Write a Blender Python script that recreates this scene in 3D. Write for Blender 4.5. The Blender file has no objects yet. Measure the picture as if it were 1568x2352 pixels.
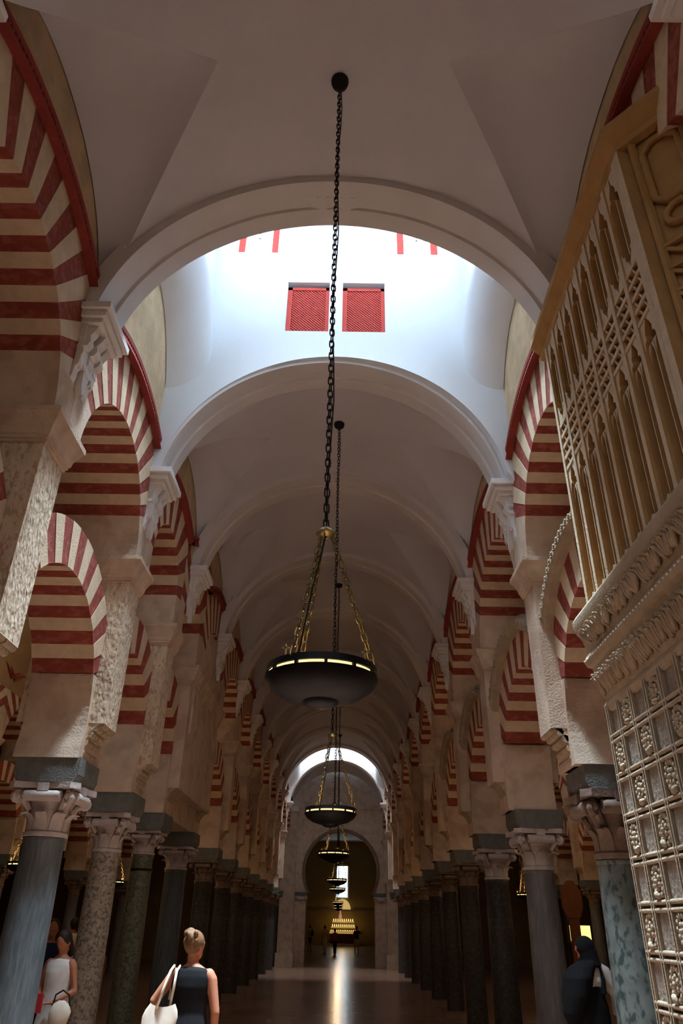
import bpy, bmesh, math, random
from math import sin, cos, pi, sqrt, radians, atan2, hypot
from mathutils import Vector, Matrix
random.seed(7)
S = bpy.context.scene
COL = S.collection

# ------------------------------------------------------------------ camera
F_PX, PITCH, ROLL, YAW = 1650.0, radians(30.0), radians(1.097), radians(-0.331)
CAM = Vector((0.118, 0.0, 1.65))
fw = Vector((sin(YAW) * cos(PITCH), cos(YAW) * cos(PITCH), sin(PITCH)))
rt = Vector((cos(YAW), -sin(YAW), 0)); up = rt.cross(fw)
RV = rt * cos(ROLL) + up * sin(ROLL); UV = up * cos(ROLL) - rt * sin(ROLL)
cd = bpy.data.cameras.new('camera'); cam = bpy.data.objects.new('camera', cd); COL.objects.link(cam)
cd.sensor_fit = 'HORIZONTAL'; cd.sensor_width = 36.0; cd.lens = F_PX / 1568 * 36.0
cd.clip_start = 0.05; cd.clip_end = 300
m = Matrix((RV, UV, -fw)).transposed().to_4x4(); m.translation = CAM
cam.matrix_world = m
S.camera = cam

# ------------------------------------------------------------------ light and exposure
w = bpy.data.worlds.new('world'); S.world = w; w.use_nodes = True
w.node_tree.nodes['Background'].inputs[0].default_value = (0.55, 0.72, 1.0, 1)
w.node_tree.nodes['Background'].inputs[1].default_value = 1.0
S.view_settings.view_transform = 'Standard'; S.view_settings.look = 'None'
S.view_settings.exposure = 1.4; S.view_settings.gamma = 1.0
S.view_settings.use_curve_mapping = False
S.cycles.max_bounces = 5; S.cycles.diffuse_bounces = 3; S.cycles.glossy_bounces = 2
S.cycles.adaptive_threshold = 0.05; S.cycles.caustics_reflective = False; S.cycles.caustics_refractive = False
S.cycles.sample_clamp_indirect = 4.0

# daylight enters through the glowing panes of the roof lanterns (built below); strengths of their sky light and of the added aisle fill panels
PANE_MAIN, PANE_REAR, PANE_FAR, FILL_AISLE = 7.5, 3.0, 2.2, 2.4
def point(name, loc, power, col, r=0.1):
    l = bpy.data.lights.new(name, 'POINT'); l.energy = power; l.color = col; l.shadow_soft_size = r
    o = bpy.data.objects.new(name, l); COL.objects.link(o); o.location = loc
    return o
SKY = (0.54, 0.78, 1.0); DAY = (0.93, 0.96, 1.0); WARM = (1.0, 0.62, 0.30)

# added area lamps under each solid lantern roof, lighting the nave below
def roof_fill(y, power, col, spread=radians(42), z=12.22):
    l = bpy.data.lights.new('roof_fill', 'AREA'); l.shape = 'RECTANGLE'; l.size = 2.2; l.size_y = 0.7
    l.energy = power; l.color = col; l.spread = spread
    o = bpy.data.objects.new('roof_fill', l); COL.objects.link(o); o.location = (-0.05, y, z)
ROOF_MAIN, ROOF_REAR, ROOF_FAR = 190, 22, 90
roof_fill(6.25, ROOF_MAIN, (0.66, 0.83, 1.0)); roof_fill(0.4, ROOF_REAR, DAY); roof_fill(34.5, ROOF_FAR, (0.86, 0.93, 1.0), radians(110))

# ------------------------------------------------------------------ materials
MATS = {}
def mat(name, rgb, rough=0.85, metal=0.0, var=0.12, scale=6.0, bump=0.0, bscale=40.0, spots=None, spot_scale=20, spot_amt=0.4,
        stretch=None, emit=None, estr=0.0, detail=2.5, spec=0.3, brick=None):
    if name in MATS: return MATS[name]
    M = bpy.data.materials.new(name); M.use_nodes = True; nt = M.node_tree; N = nt.nodes; L = nt.links
    b = N['Principled BSDF']; b.inputs['Roughness'].default_value = rough; b.inputs['Metallic'].default_value = metal
    b.inputs['Specular IOR Level'].default_value = spec
    tc = N.new('ShaderNodeTexCoord'); mp = N.new('ShaderNodeMapping'); L.new(tc.outputs['Object'], mp.inputs['Vector'])
    if stretch: mp.inputs['Scale'].default_value = stretch
    nz = N.new('ShaderNodeTexNoise'); nz.inputs['Scale'].default_value = scale; nz.inputs['Detail'].default_value = detail
    nz.inputs['Roughness'].default_value = 0.62
    L.new(mp.outputs[0], nz.inputs['Vector'])
    rp = N.new('ShaderNodeValToRGB'); L.new(nz.outputs['Fac'], rp.inputs[0])
    rp.color_ramp.elements[0].position = 0.3; rp.color_ramp.elements[1].position = 0.72
    lo = [max(0, c * (1 - var)) for c in rgb]; hi = [min(1, c * (1 + var)) for c in rgb]
    rp.color_ramp.elements[0].color = (*lo, 1); rp.color_ramp.elements[1].color = (*hi, 1)
    out = rp.outputs[0]
    if spots:
        n2 = N.new('ShaderNodeTexNoise'); n2.inputs['Scale'].default_value = spot_scale; n2.inputs['Detail'].default_value = 2
        L.new(mp.outputs[0], n2.inputs['Vector'])
        r2 = N.new('ShaderNodeValToRGB'); L.new(n2.outputs['Fac'], r2.inputs[0])
        r2.color_ramp.elements[0].position = 0.5; r2.color_ramp.elements[1].position = 0.62
        r2.color_ramp.elements[0].color = (0, 0, 0, 1); r2.color_ramp.elements[1].color = (spot_amt,) * 3 + (1,)
        mx = N.new('ShaderNodeMix'); mx.data_type = 'RGBA'
        L.new(r2.outputs[0], mx.inputs[0]); L.new(out, mx.inputs[6]); mx.inputs[7].default_value = (*spots, 1)
        out = mx.outputs[2]
    if brick:
        bt = N.new('ShaderNodeTexBrick'); bt.inputs['Scale'].default_value = brick[0]
        bt.inputs['Color1'].default_value = (1, 1, 1, 1); bt.inputs['Color2'].default_value = (0.82, 0.8, 0.78, 1)
        bt.inputs['Mortar'].default_value = (brick[1],) * 3 + (1,); bt.inputs['Mortar Size'].default_value = brick[2]
        L.new(tc.outputs['Object'], bt.inputs['Vector'])
        mx = N.new('ShaderNodeMix'); mx.data_type = 'RGBA'; mx.blend_type = 'MULTIPLY'; mx.inputs[0].default_value = 1
        L.new(out, mx.inputs[6]); L.new(bt.outputs['Color'], mx.inputs[7]); out = mx.outputs[2]
    L.new(out, b.inputs['Base Color'])
    if bump:
        n3 = N.new('ShaderNodeTexNoise'); n3.inputs['Scale'].default_value = bscale; n3.inputs['Detail'].default_value = 1.5
        L.new(mp.outputs[0], n3.inputs['Vector'])
        bp = N.new('ShaderNodeBump'); bp.inputs['Strength'].default_value = bump; bp.inputs['Distance'].default_value = 0.02
        L.new(n3.outputs['Fac'], bp.inputs['Height']); L.new(bp.outputs[0], b.inputs['Normal'])
    if emit:
        b.inputs['Emission Color'].default_value = (*emit, 1); b.inputs['Emission Strength'].default_value = estr
    MATS[name] = M
    return M
def srgb(r, g, b):
    f = lambda c: (c / 255 / 12.92) if c <= 10 else ((c / 255 + 0.055) / 1.055) ** 2.4
    return (f(r), f(g), f(b))
PLASTER = mat('vault_plaster', srgb(220, 217, 220), 0.9, var=0.04, scale=1.2, bump=0.12, bscale=60)
LANTERN = mat('lantern_plaster', srgb(232, 234, 236), 0.9, var=0.02, scale=1.0, bump=0.08, bscale=40)
RIBMAT = mat('rib_plaster', srgb(228, 222, 218), 0.85, var=0.03, scale=2.0, bump=0.06, bscale=60)
STUCCO = mat('white_stucco', srgb(235, 230, 226), 0.8, var=0.05, scale=8)
OCHRE = mat('ochre_plaster', srgb(216, 188, 150), 0.92, var=0.14, scale=3.0, bump=0.25, bscale=50, spots=srgb(190, 170, 140), spot_scale=4, spot_amt=0.5)
PITTED = mat('pitted_limestone', srgb(222, 200, 172), 0.95, var=0.12, scale=9, bump=0.9, bscale=28, spots=srgb(150, 120, 92), spot_scale=24, spot_amt=0.55, stretch=(1, 1, 0.55))
PIER = mat('pier_plaster', srgb(214, 190, 166), 0.92, var=0.1, scale=4, bump=0.3, bscale=45, spots=srgb(170, 140, 118), spot_scale=3, spot_amt=0.45)
PALE = mat('pale_voussoir', srgb(220, 196, 164), 0.92, var=0.1, scale=7, bump=0.3, bscale=60)
RED = mat('red_brick_voussoir', srgb(148, 70, 56), 0.9, var=0.2, scale=9, bump=0.3, bscale=70, spots=srgb(190, 120, 105), spot_scale=14, spot_amt=0.35, stretch=(0.6, 1, 1))
REDTRIM = mat('red_moulding', srgb(152, 64, 56), 0.85, var=0.12, scale=10)
REDWOOD = mat('red_shutter', srgb(206, 78, 68), 0.7, var=0.08, scale=10)
IMPOST = mat('dark_impost_stone', srgb(112, 112, 106), 0.85, var=0.22, scale=9, bump=0.3, bscale=60)
MODIL = mat('modillion_stone', srgb(178, 160, 134), 0.9, var=0.18, scale=10, bump=0.5, bscale=40)
CAPITAL = mat('capital_marble', srgb(196, 184, 176), 0.75, var=0.16, scale=10, bump=0.25, bscale=40)
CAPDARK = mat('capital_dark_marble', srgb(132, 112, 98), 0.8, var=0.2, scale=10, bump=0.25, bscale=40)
SH = [mat('shaft_blue_marble', srgb(98, 103, 104), 0.42, var=0.28, scale=5, stretch=(6, 6, 0.7), spots=srgb(70, 86, 92), spot_scale=9, spot_amt=0.6),
      mat('shaft_speckled_granite', srgb(168, 158, 144), 0.5, var=0.25, scale=14, spots=srgb(92, 84, 72), spot_scale=30, spot_amt=0.75),
      mat('shaft_green_granite', srgb(112, 114, 92), 0.45, var=0.3, scale=22, spots=srgb(60, 66, 58), spot_scale=26, spot_amt=0.7),
      mat('shaft_grey_marble', srgb(120, 120, 122), 0.42, var=0.22, scale=4, stretch=(4, 4, 0.6), spots=srgb(150, 148, 146), spot_scale=6, spot_amt=0.4),
      mat('shaft_dark_marble', srgb(70, 68, 64), 0.4, var=0.3, scale=12, spots=srgb(100, 96, 90), spot_scale=20, spot_amt=0.4),
      mat('shaft_mottled_breccia', srgb(108, 117, 112), 0.45, var=0.3, scale=9, spots=srgb(40, 58, 58), spot_scale=16, spot_amt=0.8, stretch=(1, 1, 0.6))]
FLOOR = mat('floor_brick', srgb(168, 130, 108), 0.22, var=0.22, scale=3.0, bump=0.15, bscale=8, spots=srgb(112, 84, 70), spot_scale=2.2, spot_amt=0.6, brick=(2.2, 0.6, 0.02), spec=0.5)
CARVED = mat('carved_limestone', srgb(172, 154, 130), 0.9, var=0.14, scale=6, bump=0.3, bscale=60)
TRACERY = mat('tracery_limestone', srgb(212, 192, 162), 0.9, var=0.12, scale=7, bump=0.4, bscale=60)
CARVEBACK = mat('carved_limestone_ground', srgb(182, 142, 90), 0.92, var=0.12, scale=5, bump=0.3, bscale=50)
CARVEGREY = mat('carved_limestone_panel', srgb(146, 134, 118), 0.9, var=0.16, scale=6, bump=0.5, bscale=40, spots=srgb(120, 108, 96), spot_scale=18, spot_amt=0.5)
IRON = mat('black_iron', srgb(38, 36, 34), 0.55, metal=0.6, var=0.15, scale=20)
BRONZE = mat('dark_bronze', srgb(30, 26, 23), 0.5, metal=0.5, var=0.2, scale=14)
BRASS = mat('brass', srgb(142, 124, 82), 0.42, metal=1.0, var=0.12, scale=14)
LAMPGLOW = mat('lamp_slot_glow', srgb(230, 190, 120), 0.5, emit=(1.0, 0.72, 0.36), estr=0.5)
PANES = [mat('pane_main', (0.9, 0.95, 1), 0.3, emit=SKY, estr=PANE_MAIN), mat('pane_rear', (0.9, 0.95, 1), 0.3, emit=DAY, estr=PANE_REAR),
         mat('pane_far', (0.9, 0.95, 1), 0.3, emit=SKY, estr=PANE_FAR), mat('fill_aisle', (0.9, 0.9, 0.9), 0.3, emit=(1.0, 0.87, 0.72), estr=FILL_AISLE)]
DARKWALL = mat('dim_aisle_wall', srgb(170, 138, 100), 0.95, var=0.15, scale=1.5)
DARKHOLE = mat('dark_gap', srgb(40, 22, 18), 0.95, var=0.1)

# ------------------------------------------------------------------ mesh helpers
class MB:
    def __init__(s): s.v = []; s.f = []; s.smooth = False
    def add(s, vs, fs):
        o = len(s.v); s.v += [tuple(p) for p in vs]; s.f += [tuple(i + o for i in f) for f in fs]; return s
    def box(s, x0, x1, y0, y1, z0, z1):
        x0, x1 = min(x0, x1), max(x0, x1); y0, y1 = min(y0, y1), max(y0, y1); z0, z1 = min(z0, z1), max(z0, z1)
        return s.add([(x0, y0, z0), (x1, y0, z0), (x1, y1, z0), (x0, y1, z0), (x0, y0, z1), (x1, y0, z1), (x1, y1, z1), (x0, y1, z1)],
                     [(0, 3, 2, 1), (4, 5, 6, 7), (0, 1, 5, 4), (1, 2, 6, 5), (2, 3, 7, 6), (3, 0, 4, 7)])
    def prism(s, poly, a0, a1, axis='x'):
        """poly: 2-D outline; extruded along axis. x: (y,z), y: (x,z), z: (x,y)"""
        n = len(poly)
        area_ = sum(poly[i][0] * poly[(i + 1) % n][1] - poly[(i + 1) % n][0] * poly[i][1] for i in range(n))
        if area_ < 0: poly = poly[::-1]
        P = {'x': lambda p, a: (a, p[0], p[1]), 'y': lambda p, a: (p[0], a, p[1]), 'z': lambda p, a: (p[0], p[1], a)}[axis]
        if axis == 'y': a0, a1 = max(a0, a1), min(a0, a1)
        else: a0, a1 = min(a0, a1), max(a0, a1)
        vs = [P(p, a0) for p in poly] + [P(p, a1) for p in poly]
        return s.add(vs, [tuple(range(n))[::-1], tuple(range(n, 2 * n))] + [(i, (i + 1) % n, n + (i + 1) % n, n + i) for i in range(n)])
    def grid(s, rows, close_u=False, close_v=False, flip=False):
        nu = len(rows); nv = len(rows[0]); vs = [p for r in rows for p in r]; fs = []
        for i in range(nu if close_u else nu - 1):
            for j in range(nv if close_v else nv - 1):
                a, b, c, d = i * nv + j, ((i + 1) % nu) * nv + j, ((i + 1) % nu) * nv + (j + 1) % nv, i * nv + (j + 1) % nv
                fs.append((a, d, c, b) if flip else (a, b, c, d))
        return s.add(vs, fs)
    def lathe(s, prof, c=(0, 0, 0), n=24, cap=True):
        rows = [[(c[0] + r * cos(2 * pi * j / n), c[1] + r * sin(2 * pi * j / n), c[2] + z) for j in range(n)] for r, z in prof]
        o = len(s.v); s.grid(rows, close_v=True, flip=True)
        if cap:
            k = len(prof)
            s.f.append(tuple(o + j for j in range(n))[::-1]); s.f.append(tuple(o + (k - 1) * n + j for j in range(n)))
        return s
    def tube(s, pts, r, n=8, cap=True, closed=False):
        pts = [Vector(p) for p in pts]; rows = []
        rad = r if isinstance(r, (list, tuple)) else [r] * len(pts)
        up0 = None
        for i, p in enumerate(pts):
            a = pts[(i - 1) % len(pts)] if (closed or i > 0) else p
            b = pts[(i + 1) % len(pts)] if (closed or i < len(pts) - 1) else p
            t = (b - a).normalized()
            if up0 is None: up0 = Vector((0, 0, 1)) if abs(t.z) < 0.9 else Vector((1, 0, 0))
            u = (up0 - t * up0.dot(t))
            u = u.normalized() if u.length > 1e-6 else Vector((1, 0, 0)); v = t.cross(u); up0 = u
            rows.append([tuple(p + (u * cos(2 * pi * j / n) + v * sin(2 * pi * j / n)) * rad[i]) for j in range(n)])
        o = len(s.v); s.grid(rows, close_u=closed, close_v=True, flip=True)
        if cap and not closed:
            k = len(rows); s.f.append(tuple(o + j for j in range(n))[::-1]); s.f.append(tuple(o + (k - 1) * n + j for j in range(n)))
        return s
    def ball(s, c, r, n=10, m=7):
        rx, ry, rz = r if isinstance(r, (list, tuple)) else (r, r, r)
        rows = []
        for i in range(m + 1):
            a = -pi / 2 + pi * i / m
            rows.append([(c[0] + rx * max(1e-4, cos(a)) * cos(2 * pi * j / n), c[1] + ry * max(1e-4, cos(a)) * sin(2 * pi * j / n), c[2] + rz * sin(a)) for j in range(n)])
        return s.grid(rows, close_v=True, flip=True)
    def loft(s, rings, n=16, cap=True):
        """rings: (cx,cy,cz,rx,ry[,tilt])"""
        rows = [[(c[0] + c[3] * cos(2 * pi * j / n), c[1] + c[4] * sin(2 * pi * j / n), c[2] + (c[5] * sin(2 * pi * j / n) if len(c) > 5 else 0)) for j in range(n)] for c in rings]
        o = len(s.v); s.grid(rows, close_v=True, flip=True)
        if cap:
            k = len(rows); s.f.append(tuple(o + j for j in range(n))[::-1]); s.f.append(tuple(o + (k - 1) * n + j for j in range(n)))
        return s
    def xf(s, M):
        s.v = [tuple(M @ Vector(p)) for p in s.v]; return s
    def data(s, name, mt, off=(0, 0, 0), smooth=None):
        me = bpy.data.meshes.new(name)
        me.from_pydata([(p[0] - off[0], p[1] - off[1], p[2] - off[2]) for p in s.v], [], s.f)
        if mt: me.materials.append(mt)
        if smooth if smooth is not None else s.smooth:
            for p in me.polygons: p.use_smooth = True
        me.update(); return me

ROOT = {}
def thing(name, label, cat, loc=(0, 0, 0), group=None, kind=None):
    o = bpy.data.objects.new(name, None); COL.objects.link(o); o.location = loc; o.empty_display_size = 0.1
    ROOT[o.name] = Vector(loc)
    if kind: o['kind'] = kind
    if label: o['label'] = label
    if cat: o['category'] = cat
    if group: o['group'] = group
    return o
def part(name, mb, mt, parent, smooth=False, label=None, auto=None):
    """mb in world coordinates; parent is a thing or one of its parts"""
    off = ROOT.get(parent.name, Vector((0, 0, 0))) if parent else Vector((0, 0, 0))
    o = bpy.data.objects.new(name, mb.data(name, mt, off, smooth)); COL.objects.link(o)
    if parent: o.parent = parent
    ROOT[o.name] = off
    if label: o['label'] = label
    if auto: shade_auto(o, auto)
    return o
def shade_auto(o, deg=40):
    me = o.data
    for p in me.polygons: p.use_smooth = True
    bm = bmesh.new(); bm.from_mesh(me); a = radians(deg)
    for e in bm.edges:
        if len(e.link_faces) == 2 and e.link_faces[0].normal.angle(e.link_faces[1].normal, 0) > a: e.smooth = False
        elif len(e.link_faces) != 2: e.smooth = False
    bm.to_mesh(me); bm.free()
def share(name, me, parent, loc=(0, 0, 0), rot=None, scale=None, base=None):
    """place shared mesh data; loc in world coordinates"""
    o = bpy.data.objects.new(name, me); COL.objects.link(o); o.parent = parent
    off = ROOT.get(parent.name, Vector((0, 0, 0)))
    o.location = Vector(loc) - off
    if rot is not None: o.rotation_euler = rot
    if scale is not None: o.scale = scale
    ROOT[o.name] = off
    return o
def struct(name, mb, mt, smooth=False, parent=None, label=None):
    o = part(name, mb, mt, parent, smooth)
    if not parent: o['kind'] = 'structure'
    if label: o['label'] = label
    return o
ORD = ['first', 'second', 'third', 'fourth', 'fifth', 'sixth', 'seventh', 'eighth', 'ninth', 'tenth', 'eleventh', 'twelfth', 'thirteenth', 'fourteenth']
# ------------------------------------------------------------------ plan of the arcades
XL, XR = -2.38, 2.27                       # nave faces of the left and right arcade walls
CX, RV_ = (XL + XR) / 2, (XR - XL) / 2     # barrel axis and radius
ZSP, ZCROWN = 6.43, 8.66
RZ_ = ZCROWN - ZSP                          # barrel height above the springing
THK = 1.05                                 # thickness of the upper wall
COLU = 2.9
PL = [2.1, 5.2, 8.05, 10.26, 12.2, 14.8, 17.95, 20.95, 24.0, 27.1, 30.2, 33.3, 36.4, 39.6]
PR = [2.0, 5.0, 7.9, 11.15, 14.2, 17.3, 20.35, 23.45, 26.6, 29.7, 32.8, 35.9, 39.6]
RIBL = [-1.0, 2.1, 5.2, 8.0, 10.9, 14.05, 17.2, 20.4, 23.5, 26.6, 29.7, 32.9, 36.2, 39.4]
RIBR = [-1.0, 2.05, 5.2, 8.15, 11.2, 14.4, 17.5, 20.5, 23.7, 26.8, 29.8, 33.0, 36.2, 39.4]
LANTERNS = {0: PANES[1], 2: PANES[0], 11: PANES[2]}
def ry(k, x):                               # y of rib k at x (ribs run very slightly askew)
    t = (x - XL) / (XR - XL); return RIBL[k] + (RIBR[k] - RIBL[k]) * t

# ------------------------------------------------------------------ floor
struct('floor', MB().box(-26, 26, -9, 92, -0.2, 0.0), FLOOR)['label'] = 'worn reddish brown brick floor of the nave with a bright streak of reflected daylight'

# ------------------------------------------------------------------ vaults
ceil = thing('ceiling', 'white plastered vault of the nave with ribs and side lunettes', None, (0, 0, ZSP), kind='structure')
def wall_arch(k, s, side):
    q = 1 - abs(2 * s - 1) ** 2.2
    top = 8.05 if side < 0 else 7.85
    if k == 2: top = 9.0 if side < 0 else 8.7
    return 6.62 + (top - 6.62) * max(0, q) ** 0.55
def groin_phi(k, s):                        # polar angle of the groin on the barrel, measured from the wall
    q = 1 - abs(2 * s - 1); p0 = math.asin((6.60 - ZSP) / RZ_); p1 = radians(63)
    return p0 + (p1 - p0) * (q ** ((1.15 if k < 3 else 0.8) if s < 0.5 else 0.52))
def lerp(a, b, t): return a + (b - a) * t
NS = 25
for k in range(len(RIBL) - 1):
    if k in LANTERNS: continue
    rows_l, rows_b, rows_r = [], [], []
    for i in range(NS):
        s = i / (NS - 1)
        yy = lambda x: lerp(ry(k, x), ry(k + 1, x), s)
        g = groin_phi(k, s)
        gx, gz = RV_ * cos(g), ZSP + (RZ_ + 0.11 * sin(pi * s)) * sin(g)
        for side, rows in ((-1, rows_l), (1, rows_r)):
            xw = XL if side < 0 else XR; zw = wall_arch(k, s, side); xg = CX + side * gx
            r = []
            for j in range(7):
                t = j / 6; x = lerp(xw, xg, t)
                z = lerp(zw, gz, t) + 0.30 * sin(pi * t) ** 0.75 * (1 - abs(2 * s - 1)) ** 0.6
                r.append((x, yy(x), z))
            rows.append(r)
        r = []
        for j in range(25):
            p = lerp(pi - g, g, j / 24); x = CX + RV_ * cos(p)
            r.append((x, yy(x), ZSP + (RZ_ + 0.11 * sin(pi * s)) * sin(p)))
        rows_b.append(r)
    part('vault_web', MB().grid(rows_b), PLASTER, ceil, smooth=True)
    part('vault_lunette', MB().grid(rows_l), PLASTER, ceil, smooth=True)
    part('vault_lunette', MB().grid(rows_r, flip=True), PLASTER, ceil, smooth=True)
# roof skin over the vaults keeps outside light out
def skin(y0, y1): struct('trim_roof', MB().box(-3.6, 3.5, y0, y1, 9.0, 9.1), DARKWALL, parent=ceil)
for k in range(len(RIBL) - 1):
    if k not in LANTERNS: skin(RIBL[k] - 0.05, RIBL[k + 1] + 0.3)
# transverse ribs: soffit band with two sunk grooves that stop short of the crown
RIBW = 0.28
def rib(k):
    R0 = 2.24; ZC = 8.6 - R0
    prof = [(-RIBW, 0.20), (-RIBW, 0.0), (-0.09, 0.0), (-0.08, 0.035), (0.06, 0.035), (0.07, 0.0),
            (RIBW, 0.0), (RIBW, 0.20)]
    flat = [(-RIBW, 0.20), (-RIBW, 0.0), (-0.09, 0.0), (-0.08, 0.0), (0.06, 0.0), (0.07, 0.0), (RIBW, 0.0), (RIBW, 0.20)]
    a0 = math.asin((6.70 - ZC) / R0); rows = []
    n = 72
    for i in range(n + 1):
        a = lerp(a0, pi - a0, i / n); d = abs(math.degrees(a) - 90)
        f = 1 if (5 < d < 78) or d < 1.9 else 0
        rows.append([(CX + (R0 + (prof if f else flat)[j][1]) * cos(a), ry(k, CX + R0 * cos(a)) + prof[j][0], ZC + (R0 + (prof if f else flat)[j][1]) * sin(a)) for j in range(len(prof))])
    o = part('transverse_rib', MB().grid(rows, flip=True), RIBMAT, ceil)
    shade_auto(o, 25)
for k in range(1, len(RIBL) - 1): rib(k)

# ------------------------------------------------------------------ roof lanterns
def pane_window(name, parent_struct, c, axis, pm, n_out):
    """four-pane window with red frame in a lantern wall; axis 'x' or 'y' = width direction, n_out = outward unit along the other axis"""
    wn = thing(name, None, None, c, kind='structure')
    W, H = 0.62, 0.95
    def bx(a0, a1, d0, d1, z0, z1):
        d0, d1 = n_out * d0, n_out * d1
        if axis == 'x': return MB().box(c[0] + a0, c[0] + a1, c[1] + d0, c[1] + d1, c[2] + z0, c[2] + z1)
        return MB().box(c[0] + d0, c[0] + d1, c[1] + a0, c[1] + a1, c[2] + z0, c[2] + z1)
    f = 0.10
    for a in (bx(-W / 2, -W / 2 + f, 0, 0.12, 0, H), bx(W / 2 - f, W / 2, 0, 0.12, 0, H), bx(-W / 2, W / 2, 0, 0.12, H - f, H)):
        part('window_frame', a, REDWOOD, wn)
    pr = 0.012
    part('glazing_bar', bx(-pr, pr, 0.04, 0.07, 0, H - f), STUCCO, wn)
    part('glazing_bar', bx(-W / 2 + f, W / 2 - f, 0.04, 0.07, H / 2 - 0.11, H / 2 - 0.086), STUCCO, wn)
    for sx in (-1, 1):
        for (z0, z1) in ((0, H / 2 - 0.11), (H / 2 - 0.086, H - f)):
            a0, a1 = (pr, W / 2 - f) if sx > 0 else (-W / 2 + f, -pr)
            part('pane', bx(a0, a1, 0.05, 0.06, z0, z1), pm, wn)
    return wn
def lattice_window(name, x0, x1, z0, z1, y, label):
    wn = thing(name, label, None, ((x0 + x1) / 2, y, z0), kind='structure')
    f = 0.055; d0, d1 = y + 0.03, y + 0.09
    part('window_frame', MB().box(x0, x0 + f * 1.25, d0, d1, z0, z1), REDWOOD, wn)
    part('window_frame', MB().box(x1 - f, x1, d0, d1, z0, z1), REDWOOD, wn)
    part('window_frame', MB().box(x0, x1, d0, d1, z1 - f, z1), REDWOOD, wn)
    part('window_frame', MB().box(x0, x1, d0, d1, z0, z0 + f * 0.5), REDWOOD, wn)
    mb = MB(); a0, a1, b0, b1 = x0 + f, x1 - f, z0 + f * 0.4, z1 - f; st = 0.034; hw = 0.0085
    W_, H_ = a1 - a0, b1 - b0
    for sg in (1, -1):
        i = 0; c = -H_
        while c < W_ + H_:
            # line x = a0 + c + sg*t ; z = b0 + t
            ts = [0.0, H_]
            if sg > 0: lo, hi = max(0, -c), min(H_, W_ - c)
            else: lo, hi = max(0, c - W_), min(H_, c)
            if hi - lo > 0.02:
                p, q = (a0 + c + sg * lo, b0 + lo), (a0 + c + sg * hi, b0 + hi)
                dx, dz = (q[0] - p[0]), (q[1] - p[1]); L_ = hypot(dx, dz); nx, nz = -dz / L_ * hw, dx / L_ * hw
                yy0 = d0 + 0.012 + (0.008 if sg > 0 else 0)
                mb.prism([(p[0] + nx, p[1] + nz), (q[0] + nx, q[1] + nz), (q[0] - nx, q[1] - nz), (p[0] - nx, p[1] - nz)], yy0, yy0 + 0.008, 'y')
            c += st * 1.42
    l = part('lattice', mb, REDWOOD, wn, label='red wooden lattice shutter'); l['kind'] = 'stuff'
    part('backing', MB().box(x0, x1, d1, d1 + 0.02, z0, z1), DARKHOLE, wn)
    return wn
WIN = [0]
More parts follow.
